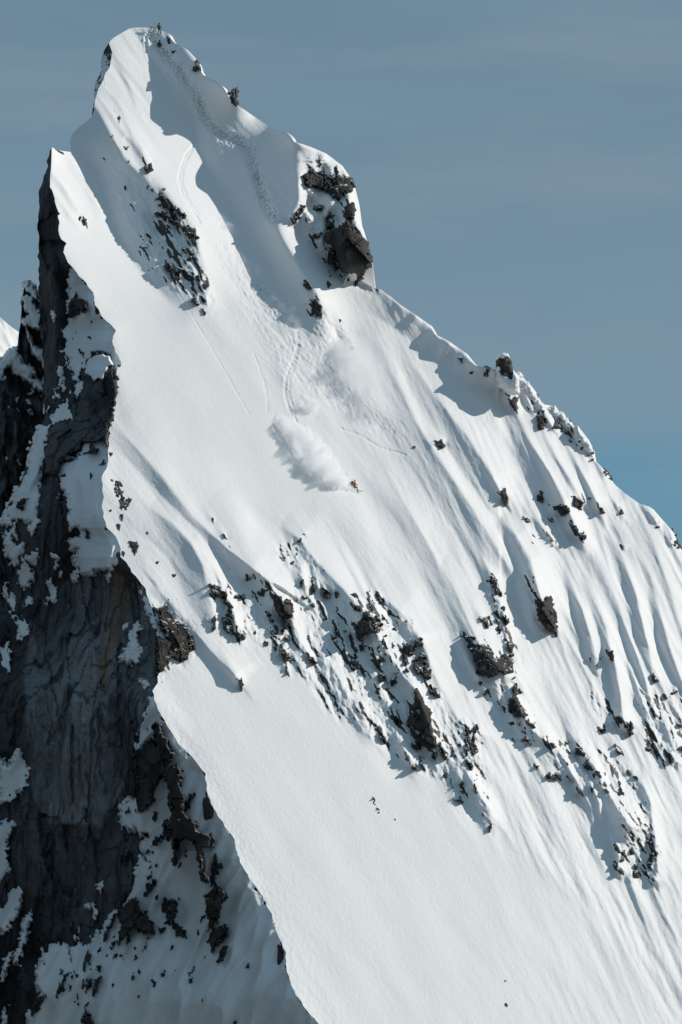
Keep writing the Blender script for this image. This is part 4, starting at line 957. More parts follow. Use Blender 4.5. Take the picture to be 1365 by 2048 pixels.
# ------------------------------------------------------------------ snow lying on the shaded wall
def bs(u, v): return sample(depthB_snow, u, v)
def br(u, v): return sample(depthB_rock, u, v)
def snow_h(th, soft=5.0):
    def h(u, v, sd, rng):
        return .08 + th * np.clip(sd / soft, 0, 1) * np.clip((uL(v) - u) / 40, 0, 1) + 3.0 * np.clip(sd / 6, -1, 0)
    return h
SNOWB = [
 ('m', [[(740,-80),(760,-60),(800,0),(850,80),(920,160),(975,240),(1000,350),(1000,400),(1080,510),(1180,590),(1240,630),(1220,700),(1200,790),(1230,860),(1310,950),(1300,1010),(1225,1030),(1160,920),(1070,880),(960,890),(900,980),(850,1060),(800,1180),(760,1080),(740,960),(680,860),(640,850),(680,800),(680,640),(720,520),(700,400),(740,280),(720,120)],
   [(895,1130),(885,1200),(850,1300),(770,1400),(810,1440),(790,1590),(700,1570),(620,1590),(530,1640),(500,1720),(480,1690),(570,1520),(640,1420),(740,1290),(830,1180)],
   [(625,1010),(660,1010),(690,1100),(680,1220),(655,1280),(630,1180)],[(690,880),(740,1080),(760,1220),(720,1060)],[(590,1210),(605,1250),(600,1350),(580,1330)],[(560,450),(580,480),(575,540),(560,500)],[(490,1500),(500,1430),(520,1420)]]),
 ('n', [[(420,-20),(505,-20),(500,110),(480,200),(450,380),(420,560),(410,740),(410,830),(420,990),(340,1100),(300,1060),(320,960),(240,960),(140,930),(130,1010),(20,980),(100,800),(220,620),(300,460),(350,200)],
   [(590,360),(640,320),(760,320),(830,250),(870,180),(870,130),(960,100),(1010,50),(1060,38),(1085,80),(1110,120),(1140,180),(1150,260),(1150,340),(1200,430),(1215,560),(1215,600),(1180,650),(1140,560),(1090,500),(1100,640),(1120,780),(1120,980),(1170,1060),(1240,1120),(1290,1200),(1300,1330),(1230,1410),(1160,1500),(1130,1440),(1040,1450),(990,1490),(910,1530),(860,1500),(820,1380),(800,1330),(820,1240),(750,1230),(730,1180),(820,1130),(880,1060),(840,1010),(740,1020),(720,980),(720,720),(680,660),(640,600),(635,500),(590,440)],
   [(650,300),(690,220),(715,230),(730,270),(760,290),(660,310)],[(50,1130),(100,1060),(160,1000),(190,1150),(130,1100),(120,1180),(180,1220),(240,1200),(250,1310),(250,1400),(330,1450),(350,1520),(330,1610),(260,1670),(200,1590),(190,1440),(130,1400),(60,1300),(45,1200)],
   [(390,1100),(435,1140),(420,1330),(380,1400),(280,1370),(270,1310),(330,1300),(400,1250),(410,1180)],[(40,1690),(70,1620),(80,1760),(150,1720),(180,1800),(160,1880),(120,1920),(170,1980),(90,1880),(80,1790)],[(270,1850),(300,1740),(335,1770),(320,1830),(280,1860)],
   [(495,1590),(540,1570),(550,1650),(600,1640),(600,1810),(540,1790),(500,1810),(530,1720)],[(540,1300),(610,1315),(610,1335),(550,1335)],[(600,1370),(606,1420),(575,1460)],[(626,1545),(652,1498),(648,1535)],[(770,1540),(810,1430),(830,1460),(810,1570),(780,1575)],[(1130,1560),(1150,1480),(1170,1540),(1140,1580)]]),
 ('v', [[(660,1290),(700,1200),(720,1110),(750,1080),(770,1100),(740,1150),(760,1200),(750,1290),(720,1300),(700,1240),(670,1290)],[(670,1100),(700,1075),(695,1100),(675,1115)],[(-60,1150),(50,1200),(60,1310),(30,1365),(-60,1365)],[(90,1040),(150,1090),(160,1150),(100,1170)],
   [(790,930),(800,925),(835,1000),(870,1090),(900,1170),(860,1140),(820,1050),(780,960)]]),
 ('y', [[(0,400),(30,440),(70,360),(105,420),(95,490),(40,550),(0,560)],[(0,640),(60,620),(20,700),(30,780),(80,860),(60,960),(20,1030),(-30,1000),(-30,640)],[(440,20),(500,-5),(525,-10),(500,50),(460,40)],[(508,108),(562,130),(545,142)]]),
 ('p', [[(890,610),(945,555),(930,650),(910,640)],[(780,770),(815,760),(815,810),(790,800)],[(672,1090),(710,980),(702,1050),(685,1112)],[(858,760),(877,830),(860,900)],[(503,880),(522,850),(515,902)],[(1155,425),(1187,345),(1182,402)],[(1245,390),(1285,320),(1275,400),(1255,415)],
   [(220,950),(280,840),(250,1020),(200,1160),(160,1300),(130,1280),(170,1180)],[(20,1440),(50,1260),(110,1200),(60,1330)],[(25,1800),(50,1710),(70,1850),(35,1856)]]),
]
arete = [(float(uL(v)) + 3, v) for v in np.arange(2225, 1385, -12.0)]
o_left = [(306,1387),(294,1413),(285,1444),(274,1496),(290,1506),(320,1510),(312,1545),(299,1570),(303,1586),(306,1600),(294,1615),(277,1624),(276,1606),(268,1602),(246,1606),(237,1628),(246,1650),(257,1661),(268,1653),(285,1670),(296,1668),(285,1690),(293,1705),(277,1732),(268,1762),(262,1785),
 (240,1829),(230,1815),(215,1840),(202,1858),(189,1875),(176,1893),(160,1890),(141,1895),(123,1884),(105,1888),(88,1904),(80,1930),(74,1948),(73,1970),(85,1985),(75,2009),(57,2031),(50,2060),(20,2120),(-40,2225)]
def snow_patch(P, jag):
    return patch('snow_patch', P, bs, snow_h(.35), M_SNOW, jag=jag, margin=7, parent=wall, clip_left=True, smooth=True, ragged=1.5 if max(np.ptp(np.asarray(P), 0)) > 25 else .6)
lower_snow = patch('snow_slope', o_left + arete, bs, snow_h(.35), M_SNOW, jag=2.2, margin=7, step=2.2, parent=wall, clip_left=True, smooth=True, ragged=3.0)
for c, lst in SNOWB:
    for P in lst:
        q = np.asarray(px(c, P)); snow_patch(q, 1.0 if max(np.ptp(q, 0)) < 20 else 2.4)
# rocks standing out of that snow
ROCKB = [
 ('m', [[(740,330),(800,280),(850,310),(915,330),(900,400),(920,450),(840,430),(800,480),(740,520),(710,460)],[(785,200),(800,230),(820,270),(800,280)],[(945,560),(960,530),(968,555)],[(925,700),(945,690),(955,725)],[(820,835),(850,850),(885,920),(860,890)]]),
 ('n', [[(850,260),(940,200),(970,165),(1050,200),(1030,240),(950,250),(900,270)],[(1045,370),(1100,310),(1112,352)],[(650,322),(755,310),(740,332),(660,337)],[(900,1030),(945,1135),(915,1122)],[(180,760),(230,720),(285,720),(250,790),(200,840)],[(600,400),(625,400),(610,420)],[(640,470),(690,460),(690,490),(655,490)]]),
 ('o', [[(580,350),(600,290),(640,310),(665,400),(700,460),(740,540),(770,570),(740,650),(680,630),(670,720),(620,840),(560,940),(575,1000),(500,1080),(440,1110),(420,900),(400,700),(410,570),(480,520),(500,480),(560,440),(590,470),(605,500)],
   [(740,680),(800,680),(820,730),(850,780),(835,830),(815,870),(870,940),(860,1070),(870,1130),(930,1160),(980,1200),(970,1270),(1020,1300),(1110,1320),(1135,1370),(1125,1420),(1020,1440),(1020,1530),(1030,1640),(1085,1700),(1080,1740),(1040,1740),(1000,1650),(990,1560),(980,1470),(930,1380),(870,1360),(800,1370),(800,1450),(770,1600),(750,1590),(760,1480),(740,1290),(740,1100),(720,960),(700,850),(690,790)],
   [(1130,1460),(1190,1610),(1140,1720),(1105,1790),(1110,1640)],[(865,1120),(860,1060),(890,1000),(945,935),(940,980),(900,1060)],[(570,1150),(600,1100),(620,1100),(610,1150),(590,1195)],[(660,1220),(700,1170),(730,1180),(700,1240),(730,1290),(710,1380),(680,1300)],
   [(520,1480),(570,1400),(610,1330),(660,1320),(660,1380),(580,1410)],[(495,1870),(510,1770),(530,1760),(605,1720),(600,1760),(560,1830),(510,1880)],[(1050,1880),(1100,1830),(1150,1740),(1190,1830),(1240,1850),(1200,1900),(1140,1911)],[(510,350),(525,340),(528,370)],[(555,1470),(580,1465),(570,1490)],[(590,1600),(612,1580),(605,1615)]]),
 ('y', [[(750,900),(790,845),(825,890),(800,960),(770,1020),(755,970)],[(785,1010),(820,1000),(830,1040),(790,1080),(770,1100),(758,1060)],[(785,1140),(810,1070),(830,1080),(810,1130)],[(590,940),(600,905),(650,905),(640,970),(610,1005)],[(630,990),(660,1010),(673,1050),(640,1040)],
   [(425,960),(490,900),(520,950),(560,1000),(565,1025),(520,1030),(490,1000),(430,1080),(440,1000)],[(205,1270),(215,1220),(240,1200),(235,1235)],[(310,1230),(330,1200),(340,1215),(315,1250)],[(335,1260),(350,1200),(370,1180),(355,1240)],[(300,1361),(310,1310),(330,1330),(340,1361)],
   [(110,1340),(140,1270),(170,1250),(150,1300)],[(310,1130),(320,1100),(333,1110),(322,1145)],[(890,1160),(905,1140),(905,1155)],[(350,1150),(370,1150),(365,1175)],[(235,1180),(255,1170),(250,1190)],[(370,1070),(400,1000),(420,960),(390,1050)],[(570,1010),(600,1010),(585,1035)],[(735,1275),(740,1270),(738,1282)],[(845,1355),(860,1350),(858,1365)]]),
]
_rg = np.random.default_rng(77)
for cu_, cv_, su_, sv_, n_ in ((230,1900,40,40,16),(330,1960,60,40,12),(300,1760,30,60,12),(420,1860,18,60,10),(140,1960,30,40,12),(380,1660,30,40,8),(300,1550,14,30,6),(170,900,30,40,6)):
    lst_ = []
    for _ in range(n_):
        x_, y_ = cu_ + _rg.normal(0, su_), cv_ + _rg.normal(0, sv_)
        if x_ > float(uL(y_)) - 12: continue
        l_ = _rg.uniform(4, 14); w_ = _rg.uniform(1.5, 4); a_ = math.radians(_rg.normal(112, 14)); dx_, dy_ = math.cos(a_), math.sin(a_)
        lst_.append([(x_ + dx_ * l_, y_ + dy_ * l_), (x_ + dy_ * w_, y_ - dx_ * w_), (x_ - dx_ * l_ * .8, y_ - dy_ * l_ * .8), (x_ - dy_ * w_ * .7, y_ + dx_ * w_ * .7)])
    ROCKB.append(('id', lst_))
CROPS['id'] = (0, 0, 1.0)
for c, lst in ROCKB:
    for P in lst:
        q = np.asarray(px(c, P)); ex = np.ptp(q, 0)
        o = patch('rock', q, bs, (lambda pr: (lambda hh: (lambda u, v, sd, rng: .3 + hh(u, v, sd, rng)))(rock_profile(pr, q)))(.03 * min(ex) + .012 * max(ex) + .25), M_ROCKB, jag=1.6 if max(ex) > 14 else .6, ragged=1.8 if max(ex) > 18 else .6)
        o.parent = wall
# the block that leans out of the wall, with its cushion of snow
BLOCK = px('m', [(905,990),(945,890),(1075,850),(1160,900),(1215,1030),(1240,1150),(1220,1320),(1190,1560),(1150,1660),(1140,1860),(1090,1800),(880,1820),(830,1900),(700,1960),(640,2060),(600,2150),(480,2150),(470,1995),(500,1720),(600,1590),(790,1600),(830,1350),(880,1180),(850,1100)])
BLOCK = np.asarray(BLOCK)
def hb(u, v, sd, rng):
    return 2.0 * np.clip(sd / 3.5, -1.2, 1) + np.clip(sd / 10, 0, 1) * (1.0 + .45 * facets(u, v, 26, rng) + .5 * sample(strataB, u, v))
block = patch('rock_block', BLOCK, bs, hb, M_CLIFF, jag=1.8, margin=6, step=1.5)
tag(block, 'big dark rock block with a white snow cushion leaning out of the shaded wall', 'rock')
CUSH = np.asarray(px('m', [(895,1010),(940,920),(1000,880),(1090,870),(1160,905),(1205,1000),(1150,1020),(1120,1080),(1090,1160),(1020,1165),(980,1185),(940,1120),(892,1100)]))
cush = patch('snow_cap', CUSH, bs, lambda u, v, sd, rng: 4.2 * np.clip(sd / 4, -1, 1) + .9 * np.sqrt(np.clip(sd / 18, 0, 1)), M_SNOW, jag=1.2, step=1.4, smooth=True, parent=block)

# ------------------------------------------------------------------ cliffs behind the wall, far left
def col_sheet(name, top, u0, u1, vbot, depth_fn, mat, step=2.2, rag=0.0):
    uu = np.arange(u0, u1, step); tp = np.interp(uu, [a for a, b in top], [b for a, b in top])
    tp = tp + rag * np.random.default_rng(5).standard_normal(len(uu))
    n = int((vbot - tp.min()) / step)
    s = np.linspace(0, 1, n)
    V = tp[None] + (vbot - tp[None]) * s[:, None]; U = np.repeat(uu[None], n, 0)
    P = to_world(U, V, depth_fn(U, V))
    bk = np.stack([P[0] + np.array(o) for o in ((0, 90, -120), (0, 12, -8), (0, 2, -.3))], 0)
    return mesh_grid(name, np.concatenate([bk, P], 0), None, mat)
topC = [(-420,930),(-300,880),(-200,850),(-95,775),(-40,745),(0,728),(7,722),(15,708),(33,699),(36,690),(38,664),(43,640),(44,600),(49,573),(55,566),(68,575),(77,592),(90,620),(130,660)]
dC0 = lambda u, v: 372.0 - .028 * (v - 900) - .02 * (u - 40)
depthC_rock = dC0(UU, VV) - (1.6 * spectral(41, 20, 130, 1.0, 3.0, 80) + .4 * spectral(42, 8, 30, .7, 3.0, 84) + .12 * spectral(43, 5, 12, .3, 2, 84))
depthC_snow = dC0(UU, VV) - .4 * spectral(44, 40, 160)
cliffC = col_sheet('back_cliff', topC, -420, 132, 1330, lambda u, v: sample(depthC_rock, u, v), M_CLIFF, rag=.8)
tag(cliffC, 'dark shaded cliff with a snowy pinnacle behind the wall at far left', kind='structure')
SNOWC = ('m', [[(250,180),(300,125),(340,160),(380,220),(425,330),(350,290),(300,240),(260,210)],[(245,310),(270,260),(330,280),(360,340),(395,400),(435,450),(435,560),(440,640),(380,620),(300,590),(270,600),(235,540),(240,500),(300,480),(260,400)],
  [(280,610),(320,720),(360,780),(440,820),(485,900),(485,1040),(440,1000),(400,920),(340,860),(300,740)],[(30,920),(80,870),(180,820),(210,900),(260,980),(330,1010),(380,1070),(360,1130),(440,1180),(475,1100),(475,1290),(400,1270),(330,1190),(280,1170),(210,1110),(140,1100),(120,1010),(70,1000),(50,1190),(-60,1180),(-60,970)],
  [(0,1240),(40,1250),(60,1330),(110,1420),(125,1480),(90,1470),(50,1380)],[(162,1290),(192,1350),(192,1420),(170,1400)],[(310,1300),(355,1240),(362,1290),(330,1312)],[(400,1340),(462,1290),(452,1332)],[(280,1380),(310,1365),(330,1400),(295,1415)],[(183,1450),(228,1505),(208,1502)],[(298,1470),(342,1512),(308,1512)],[(-20,1455),(50,1460),(45,1482),(-20,1482)],
  [(60,300+1650),(90,1980),(75,2000)],[(190,350+1650),(225,2040),(210,2060)]])
for P in SNOWC[1]:
    q = np.asarray(px('m', P))
    patch('snow_patch', q, lambda u, v: sample(depthC_snow, u, v), lambda u, v, sd, rng: 2.6 * np.clip(sd / 3, -1.5, 1) + .6 * np.clip(sd / 12, 0, 1), M_SNOW, jag=1.2, margin=4, parent=cliffC, smooth=True, ragged=1.4)
topD = [(-900,760),(-640,600),(-420,480),(-260,500),(-120,548),(-60,590),(0,634),(22,653),(38,664),(60,690),(100,735),(140,780)]
farD = spectral(45, 10, 60, .9, 5, 60)
slopeD = col_sheet('far_snow_slope', topD, -900, 140, 1250, lambda u, v: 520 - .12 * (v - 640) + .16 * u - .35 * sample(farD, u, v), M_SNOW, step=3)
tag(slopeD, 'distant sunlit snow ridge at the left edge', kind='structure')
# ------------------------------------------------------------------ skyline pinnacles (solid, seen against the sky)
def solid(name, poly, d0, thick, mat, R=9.0, step=1.0, jag=1.0, smooth=False, parent=None, noise_amp=.25, seed=1):
    P = np.asarray(poly, float); lo = P.min(0) - 2; hi = P.max(0) + 2
    u, v = np.meshgrid(np.arange(lo[0], hi[0] + step, step), np.arange(lo[1], hi[1] + step, step))
    sd = poly_sdf(P, u + jag * sample(warp_u, u, v), v + jag * sample(warp_v, u, v))
    t = np.clip(sd / R, 0, 1); prof = np.sqrt(1 - (1 - t) ** 2)
    rng = np.random.default_rng(seed)
    f = facets(u, v, 8, rng) * noise_amp * t
    k = sd > 0
    keep = k[:-1, :-1] | k[1:, :-1] | k[1:, 1:] | k[:-1, 1:]
    fr = to_world(u, v, d0 - thick * prof - f); bk = to_world(u, v, d0 + thick * prof)
    R_, C_ = u.shape; idx = np.arange(R_ * C_).reshape(R_, C_)
    q = np.stack([idx[:-1, :-1], idx[1:, :-1], idx[1:, 1:], idx[:-1, 1:]], -1)[keep]
    faces = [tuple(a) for a in q.tolist()] + [tuple((np.array(a) + R_ * C_)[::-1]) for a in q.tolist()]
    used = np.unique(np.array(faces)); rm = {int(a): i for i, a in enumerate(used)}
    allv = np.concatenate([fr.reshape(-1, 3), bk.reshape(-1, 3)])[used]
    o = mesh_py(name, allv, [tuple(rm[int(x)] for x in f_) for f_ in faces], mat, parent, smooth)
    return o
dP = float(depthA(1012, 752)) - 1.5
pin_rock = px('k', [(168,330),(172,150),(190,120),(240,110),(295,110),(320,150),(340,210),(345,260),(400,330),(380,420),(300,440),(220,420)])
pin = solid('rock_pinnacle', pin_rock, dP, 2.2, M_ROCKB, R=12, jag=.9)
tag(pin, 'upright dark rock pinnacle with a rounded snow cap on the right skyline', 'pinnacle')
solid('snow_cap', px('k', [(170,165),(176,135),(195,105),(240,83),(290,88),(312,122),(318,145),(290,128),(262,158),(215,148)]), dP, 2.6, M_SNOW, R=7, smooth=True, parent=pin, jag=.4, noise_amp=0)
solid('snow_apron', px('k', [(165,260),(180,215),(225,212),(240,240),(225,280),(262,300),(310,310),(325,345),(345,262),(385,295),(420,330),(420,520),(300,520),(180,430)]), dP - .5, 2.5, M_SNOW, R=14, smooth=True, parent=pin, jag=.8, noise_amp=.05)
for k_, (P_, off) in enumerate([
  ([(392,300),(410,280),(430,308),(455,360),(490,383),(512,398),(580,500),(602,560),(642,588),(680,640),(690,700),(620,740),(520,700),(440,560),(400,420)], .6),
  ([(680,652),(735,645),(760,640),(796,630),(818,680),(850,705),(872,706),(922,775),(962,820),(992,870),(960,960),(900,920),(800,860),(730,790),(690,740)], .5),
  ([(985,870),(1030,860),(1062,888),(1092,930),(1132,1010),(1172,1060),(1192,1190),(1130,1140),(1060,1090),(1000,1030),(980,960)], .4)]):
    q_ = np.asarray(px('k', P_)); c_ = q_.mean(0)
    solid('snow_tooth', q_, float(depthA(c_[0], c_[1])) - off + .6, 1.5, M_SNOW, R=11, step=1.2, smooth=True, jag=1.2, noise_amp=.3, parent=face, seed=20 + k_)
# ------------------------------------------------------------------ added unseen ridge that keeps sky light off the wall; the valley floor
M_DARK, _nt, _b = new_mat('shade_ridge_dark')
_n = noise(_nt, .05, 5, .6); _r = ramp(_nt, _n.outputs['Fac'], [(.4, (.02, .024, .026)), (.65, (.06, .065, .07))]); _nt.links.new(_r.outputs[0], _b.inputs['Base Color'])
def ridge_mesh(name, x_of, y0, y1, top_of, base_z, mat, n=70, m=40, seed=3, amp=4):
    rng = np.random.default_rng(seed)
    nz_ = spectral(51, 30, 300, 1.2)
    P = np.zeros((m, n, 3))
    for j in range(n):
        y = y0 + (y1 - y0) * j / (n - 1)
        for i in range(m):
            s_ = i / (m - 1) * 2 - 1
            z = top_of(y) - (top_of(y) - base_z) * abs(s_) ** .9
            k = nz_[(i * 9 + 20) % GH, (j * 9 + 20) % GW]
            P[i, j] = (x_of(y) + s_ * 120 + amp * k, y + amp * nz_[(i * 9 + 300) % GH, (j * 9 + 200) % GW], z + amp * nz_[(i * 9 + 600) % GH, (j * 9 + 400) % GW])
    return mesh_grid(name, P, None, mat, True)
nr = ridge_mesh('added_shade_ridge', lambda y: -205 + .12 * (y - 300), 60, 420, lambda y: 105 + 14 * math.sin(y * .02) + .02 * (y - 250), -330, M_DARK)  # made-up ridge out of view, raised to darken the wall and lower snow
tag(nr, 'unseen dark ridge added at the left to block sky light from the wall', kind='structure')
M_VALLEY, nt, b = new_mat('valley_forest')
vn = noise(nt, .004, 6, .6); vr = ramp(nt, vn.outputs['Fac'], [(.42, (.035, .045, .04)), (.6, (.25, .27, .3))])
nt.links.new(vr.outputs[0], b.inputs['Base Color']); b.inputs['Roughness'].default_value = .9
val = mesh_py('valley_floor', [(-30000, -30000, -420), (30000, -30000, -420), (30000, 30000, -420), (-30000, 30000, -420)], [(0, 1, 2, 3)], M_VALLEY)
tag(val, 'wide forested valley floor far below the peak', kind='structure')

# ------------------------------------------------------------------ figures
def flat_mat(name, col, rough=.7):
    m, nt, b = new_mat(name); b.inputs['Roughness'].default_value = rough
    n = noise(nt, 9, 3, .5); r = ramp(nt, n.outputs['Fac'], [(.3, tuple(c * .8 for c in col)), (.7, tuple(min(1, c * 1.15) for c in col))])
    nt.links.new(r.outputs[0], b.inputs['Base Color']); return m
M_YEL = flat_mat('yellow_shell_fabric', (.30, .25, .025)); M_ORG = flat_mat('orange_shell_fabric', (.55, .17, .015))
M_BLK = flat_mat('black_fabric', (.012, .012, .013)); M_SKIN = flat_mat('skin', (.4, .24, .17)); M_HELM = flat_mat('dark_helmet', (.015, .016, .018), .35)
M_SKI = flat_mat('yellow_green_ski', (.34, .36, .03), .35); M_MET = flat_mat('grey_pole', (.12, .12, .13), .4); M_GRY = flat_mat('grey_ski', (.3, .31, .32), .4)
def skinned(name, joints, edges, mat, root=0, parent=None, sub=2):
    """joints: (x, y, z, radius); one continuous surface grown round the skeleton"""
    me = bpy.data.meshes.new(name); me.from_pydata([j[:3] for j in joints], edges, [])
    o = bpy.data.objects.new(name, me); COL.objects.link(o)
    md = o.modifiers.new('skin', 'SKIN'); md.use_smooth_shade = True
    sk = me.skin_vertices[0].data
    for k, j in enumerate(joints):
        sk[k].radius = (j[3], j[3]); sk[k].use_root = (k == root)
    sb = o.modifiers.new('sub', 'SUBSURF'); sb.levels = sub; sb.render_levels = sub
    dg = bpy.context.evaluated_depsgraph_get()
    new = bpy.data.meshes.new_from_object(o.evaluated_get(dg))
    o.modifiers.clear(); o.data = new; new.materials.clear(); new.materials.append(mat)
    if parent: o.parent = parent
    return o
def ball(name, c, r, mat, parent, seg=14):
    bm = bmesh.new(); bmesh.ops.create_uvsphere(bm, u_segments=seg, v_segments=seg // 2 + 2, radius=1)
    for v in bm.verts: v.co = Vector((v.co.x * r[0] + c[0], v.co.y * r[1] + c[1], v.co.z * r[2] + c[2]))
    me = bpy.data.meshes.new(name); bm.to_mesh(me); bm.free(); me.polygons.foreach_set('use_smooth', [True] * len(me.polygons))
    o = bpy.data.objects.new(name, me); COL.objects.link(o); me.materials.append(mat); o.parent = parent; return o
def rod(name, pts, r, mat, parent=None, seg=8):
    return skinned(name, [(*p, r) for p in pts], [(k, k + 1) for k in range(len(pts) - 1)], mat, 0, parent, 1)
def hand(J, E, wrist, dirv, side, r=.03):
    """palm and five curled fingers; returns index of wrist vertex"""
    d = Vector(dirv).normalized(); sv = Vector(side).normalized(); nv = d.cross(sv)
    w = len(J); J.append((*wrist, r)); p = Vector(wrist) + d * .07; J.append((*p, r * 1.15)); E.append((w, w + 1))
    for k, (off, ln) in enumerate(((-.033, .062), (-.011, .075), (.011, .07), (.033, .055))):
        a = p + sv * off + d * .02; b_ = a + d * ln * .6 + nv * .012; c_ = b_ + d * ln * .35 + nv * .035
        n = len(J); J.extend([(*a, .0105), (*b_, .0095), (*c_, .008)]); E.extend([(w + 1, n), (n, n + 1), (n + 1, n + 2)])
    a = Vector(wrist) + d * .03 - sv * .035; b_ = a + d * .03 - sv * .02 + nv * .02
    n = len(J); J.extend([(*a, .012), (*b_, .0095)]); E.extend([(w, n), (n, n + 1)])
    return w
def person(jnt, label, jacket, loc, rotz, extras):
    root = bpy.data.objects.new('person', None); COL.objects.link(root)
    J = []; E = []
    def ch(pts):
        ids = []
        for p in pts:
            if isinstance(p, int): ids.append(p)
            else: J.append(p); ids.append(len(J) - 1)
        E.extend(zip(ids[:-1], ids[1:])); return ids
    g_ = lambda k, r: (*jnt[k], r)
    pel, mid, chest, neck = ch([g_('pelvis', .15), g_('belly', .145), g_('chest', .16), g_('neck', .06)])
    ch([neck, g_('head_base', .075), g_('head', .095), g_('head_top', .075)])
    for s_ in 'lr':
        ch([pel, g_('hip_' + s_, .125), g_('knee_' + s_, .09), g_('ankle_' + s_, .05), g_('toe_' + s_, .045)])
        a = ch([chest, g_('sho_' + s_, .075), g_('elb_' + s_, .05)])
        el = Vector(jnt['elb_' + s_]); wr = Vector(jnt['wri_' + s_]); d = wr - el
        wi = hand(J, E, tuple(wr), tuple(d), (0, 1, 0) if abs(d.normalized().y) < .8 else (1, 0, 0))
        E.append((a[-1], wi))
    skinned('body', J, E, M_BLK, 0, root)
    JJ = []; EE = []
    def add(p, r): JJ.append((*jnt[p], r)); return len(JJ) - 1
    a = add('pelvis', .21); b_ = add('belly', .215); c = add('chest', .235); d = add('neck', .095); EE += [(a, b_), (b_, c), (c, d)]
    for s_ in 'lr':
        e = add('sho_' + s_, .13); f = add('elb_' + s_, .1); g2 = add('wri_' + s_, .075); EE += [(c, e), (e, f), (f, g2)]
    skinned('jacket', JJ, EE, jacket, 0, root)
    h = jnt['head']; ball('helmet', (h[0], h[1] + .01, h[2] + .05), (.125, .14, .13), M_HELM, root)
    ball('face', (h[0], h[1] - .075, h[2] - .03), (.068, .05, .085), M_SKIN, root)
    gg = ball('goggles', (h[0], h[1] - .1, h[2] + .02), (.085, .045, .042), M_BLK, root)
    ball('nose', (h[0], h[1] - .13, h[2] - .03), (.014, .018, .022), M_SKIN, root, 8)
    extras(root)
    root.location = loc; root.rotation_euler = (0, 0, rotz)
    tag(root, label, 'person'); return root
# --- the rider waiting on the summit
stand = dict(pelvis=(0,0,.95), belly=(0,.01,1.13), chest=(0,.02,1.34), neck=(0,0,1.52), head_base=(0,-.02,1.6), head=(0,-.03,1.68), head_top=(0,-.01,1.78),
 hip_l=(-.1,0,.9), knee_l=(-.15,-.04,.5), ankle_l=(-.19,.02,.1), toe_l=(-.21,-.14,.05), hip_r=(.1,0,.9), knee_r=(.15,-.05,.5), ankle_r=(.18,0,.1), toe_r=(.2,-.16,.05),
 sho_l=(-.21,.02,1.42), elb_l=(-.36,.0,1.16), wri_l=(-.3,-.12,.95), sho_r=(.21,.02,1.42), elb_r=(.35,-.02,1.16), wri_r=(.27,-.16,.97))
def ex_stand(root):
    ball('backpack', (0, .2, 1.28), (.19, .13, .27), M_BLK, root)
    rod('waist_band', [(-.2, -.1, 1.02), (-.08, -.185, 1.0), (.08, -.185, 1.0), (.2, -.1, 1.02)], .035, M_YEL, root)
    ball('chest_pack', (0, -.17, 1.24), (.12, .06, .14), M_BLK, root)
    for x in (-.2, .2): ball('boot', (x, -.06, .08), (.075, .17, .1), M_BLK, root)
def ground(u, v): return Vector(to_world(u, v, float(depthA(u, v))))
s_loc = ground(319, 68)
person(stand, 'person in a yellow jacket and black trousers standing on the summit', M_YEL, tuple(s_loc), math.radians(25), ex_stand).scale = (1.1, 1.1, 1.08)
# their skis lying on the snow and the two poles planted beside them
def ski(name, L_, wdt, mat, parent=None):
    n = 16; V_ = []; F_ = []
    for k in range(n + 1):
        t = k / n; w_ = wdt * (1 - .25 * math.sin(t * math.pi)) * (min(1, (1 - t) * 6 + .15)) * min(1, t * 8 + .5); z = .0 + .14 * max(0, (t - .86) / .14) ** 2
        for sx in (-1, 1):
            for dz in (0, .02): V_.append((t * L_, sx * w_ / 2, z + dz))
    for k in range(n):
        a = k * 4; b2 = a + 4
        F_ += [(a, b2, b2 + 1, a + 1), (a + 2, a + 3, b2 + 3, b2 + 2), (a + 1, b2 + 1, b2 + 3, a + 3), (a, a + 2, b2 + 2, b2)]
    F_ += [(0, 1, 3, 2), (n * 4, n * 4 + 2, n * 4 + 3, n * 4 + 1)]
    return mesh_py(name, V_, F_, mat, parent, False)
pr = bpy.data.objects.new('ski_pair', None); COL.objects.link(pr)
for k in range(2):
    s1 = ski('ski', 1.75, .13, M_SKI, pr); s1.location = (0, .02 + .14 * k, .03 * k); s1.rotation_euler = (math.radians(-50 if k else -62), 0, 0)
    bd = mesh_py('binding', [(x, y, z) for x in (.75, 1.0) for y in (-.04, .04) for z in (.02, .1)], [(0,1,3,2),(4,6,7,5),(0,4,5,1),(2,3,7,6),(1,5,7,3),(0,2,6,4)], M_BLK, s1)
g1 = ground(313.5, 60.5); g0 = ground(298, 58.2)
pr.location = tuple(Vector(g1) + Vector((0, -.3, .1)))
dv = Vector((g0.x - g1.x, g0.y - g1.y - .1, g0.z - g1.z + .12))
pr.rotation_euler = (0, -math.asin(dv.normalized().z), math.atan2(dv.y, dv.x))
tag(pr, 'yellow-green skis lying on the summit snow beside the standing person', 'skis')
def pole(label, base, tilt, L_=1.15, group='ski poles planted on the summit'):
    e = bpy.data.objects.new('ski_pole', None); COL.objects.link(e)
    rod('shaft', [(0, 0, -.15), (0, 0, .4), (0, 0, L_)], .012, M_MET, e); rod('grip', [(0, 0, L_ - .02), (.01, 0, L_ + .13)], .022, M_BLK, e)
    bm = bmesh.new(); bmesh.ops.create_cone(bm, cap_ends=True, segments=12, radius1=.05, radius2=.02, depth=.03)
    me = bpy.data.meshes.new('basket'); bm.to_mesh(me); bm.free(); me.materials.append(M_BLK)
    bo = bpy.data.objects.new('basket', me); COL.objects.link(bo); bo.parent = e; bo.location = (0, 0, .06)
    e.location = tuple(base); e.rotation_euler = tilt; tag(e, label, 'ski pole', group); return e
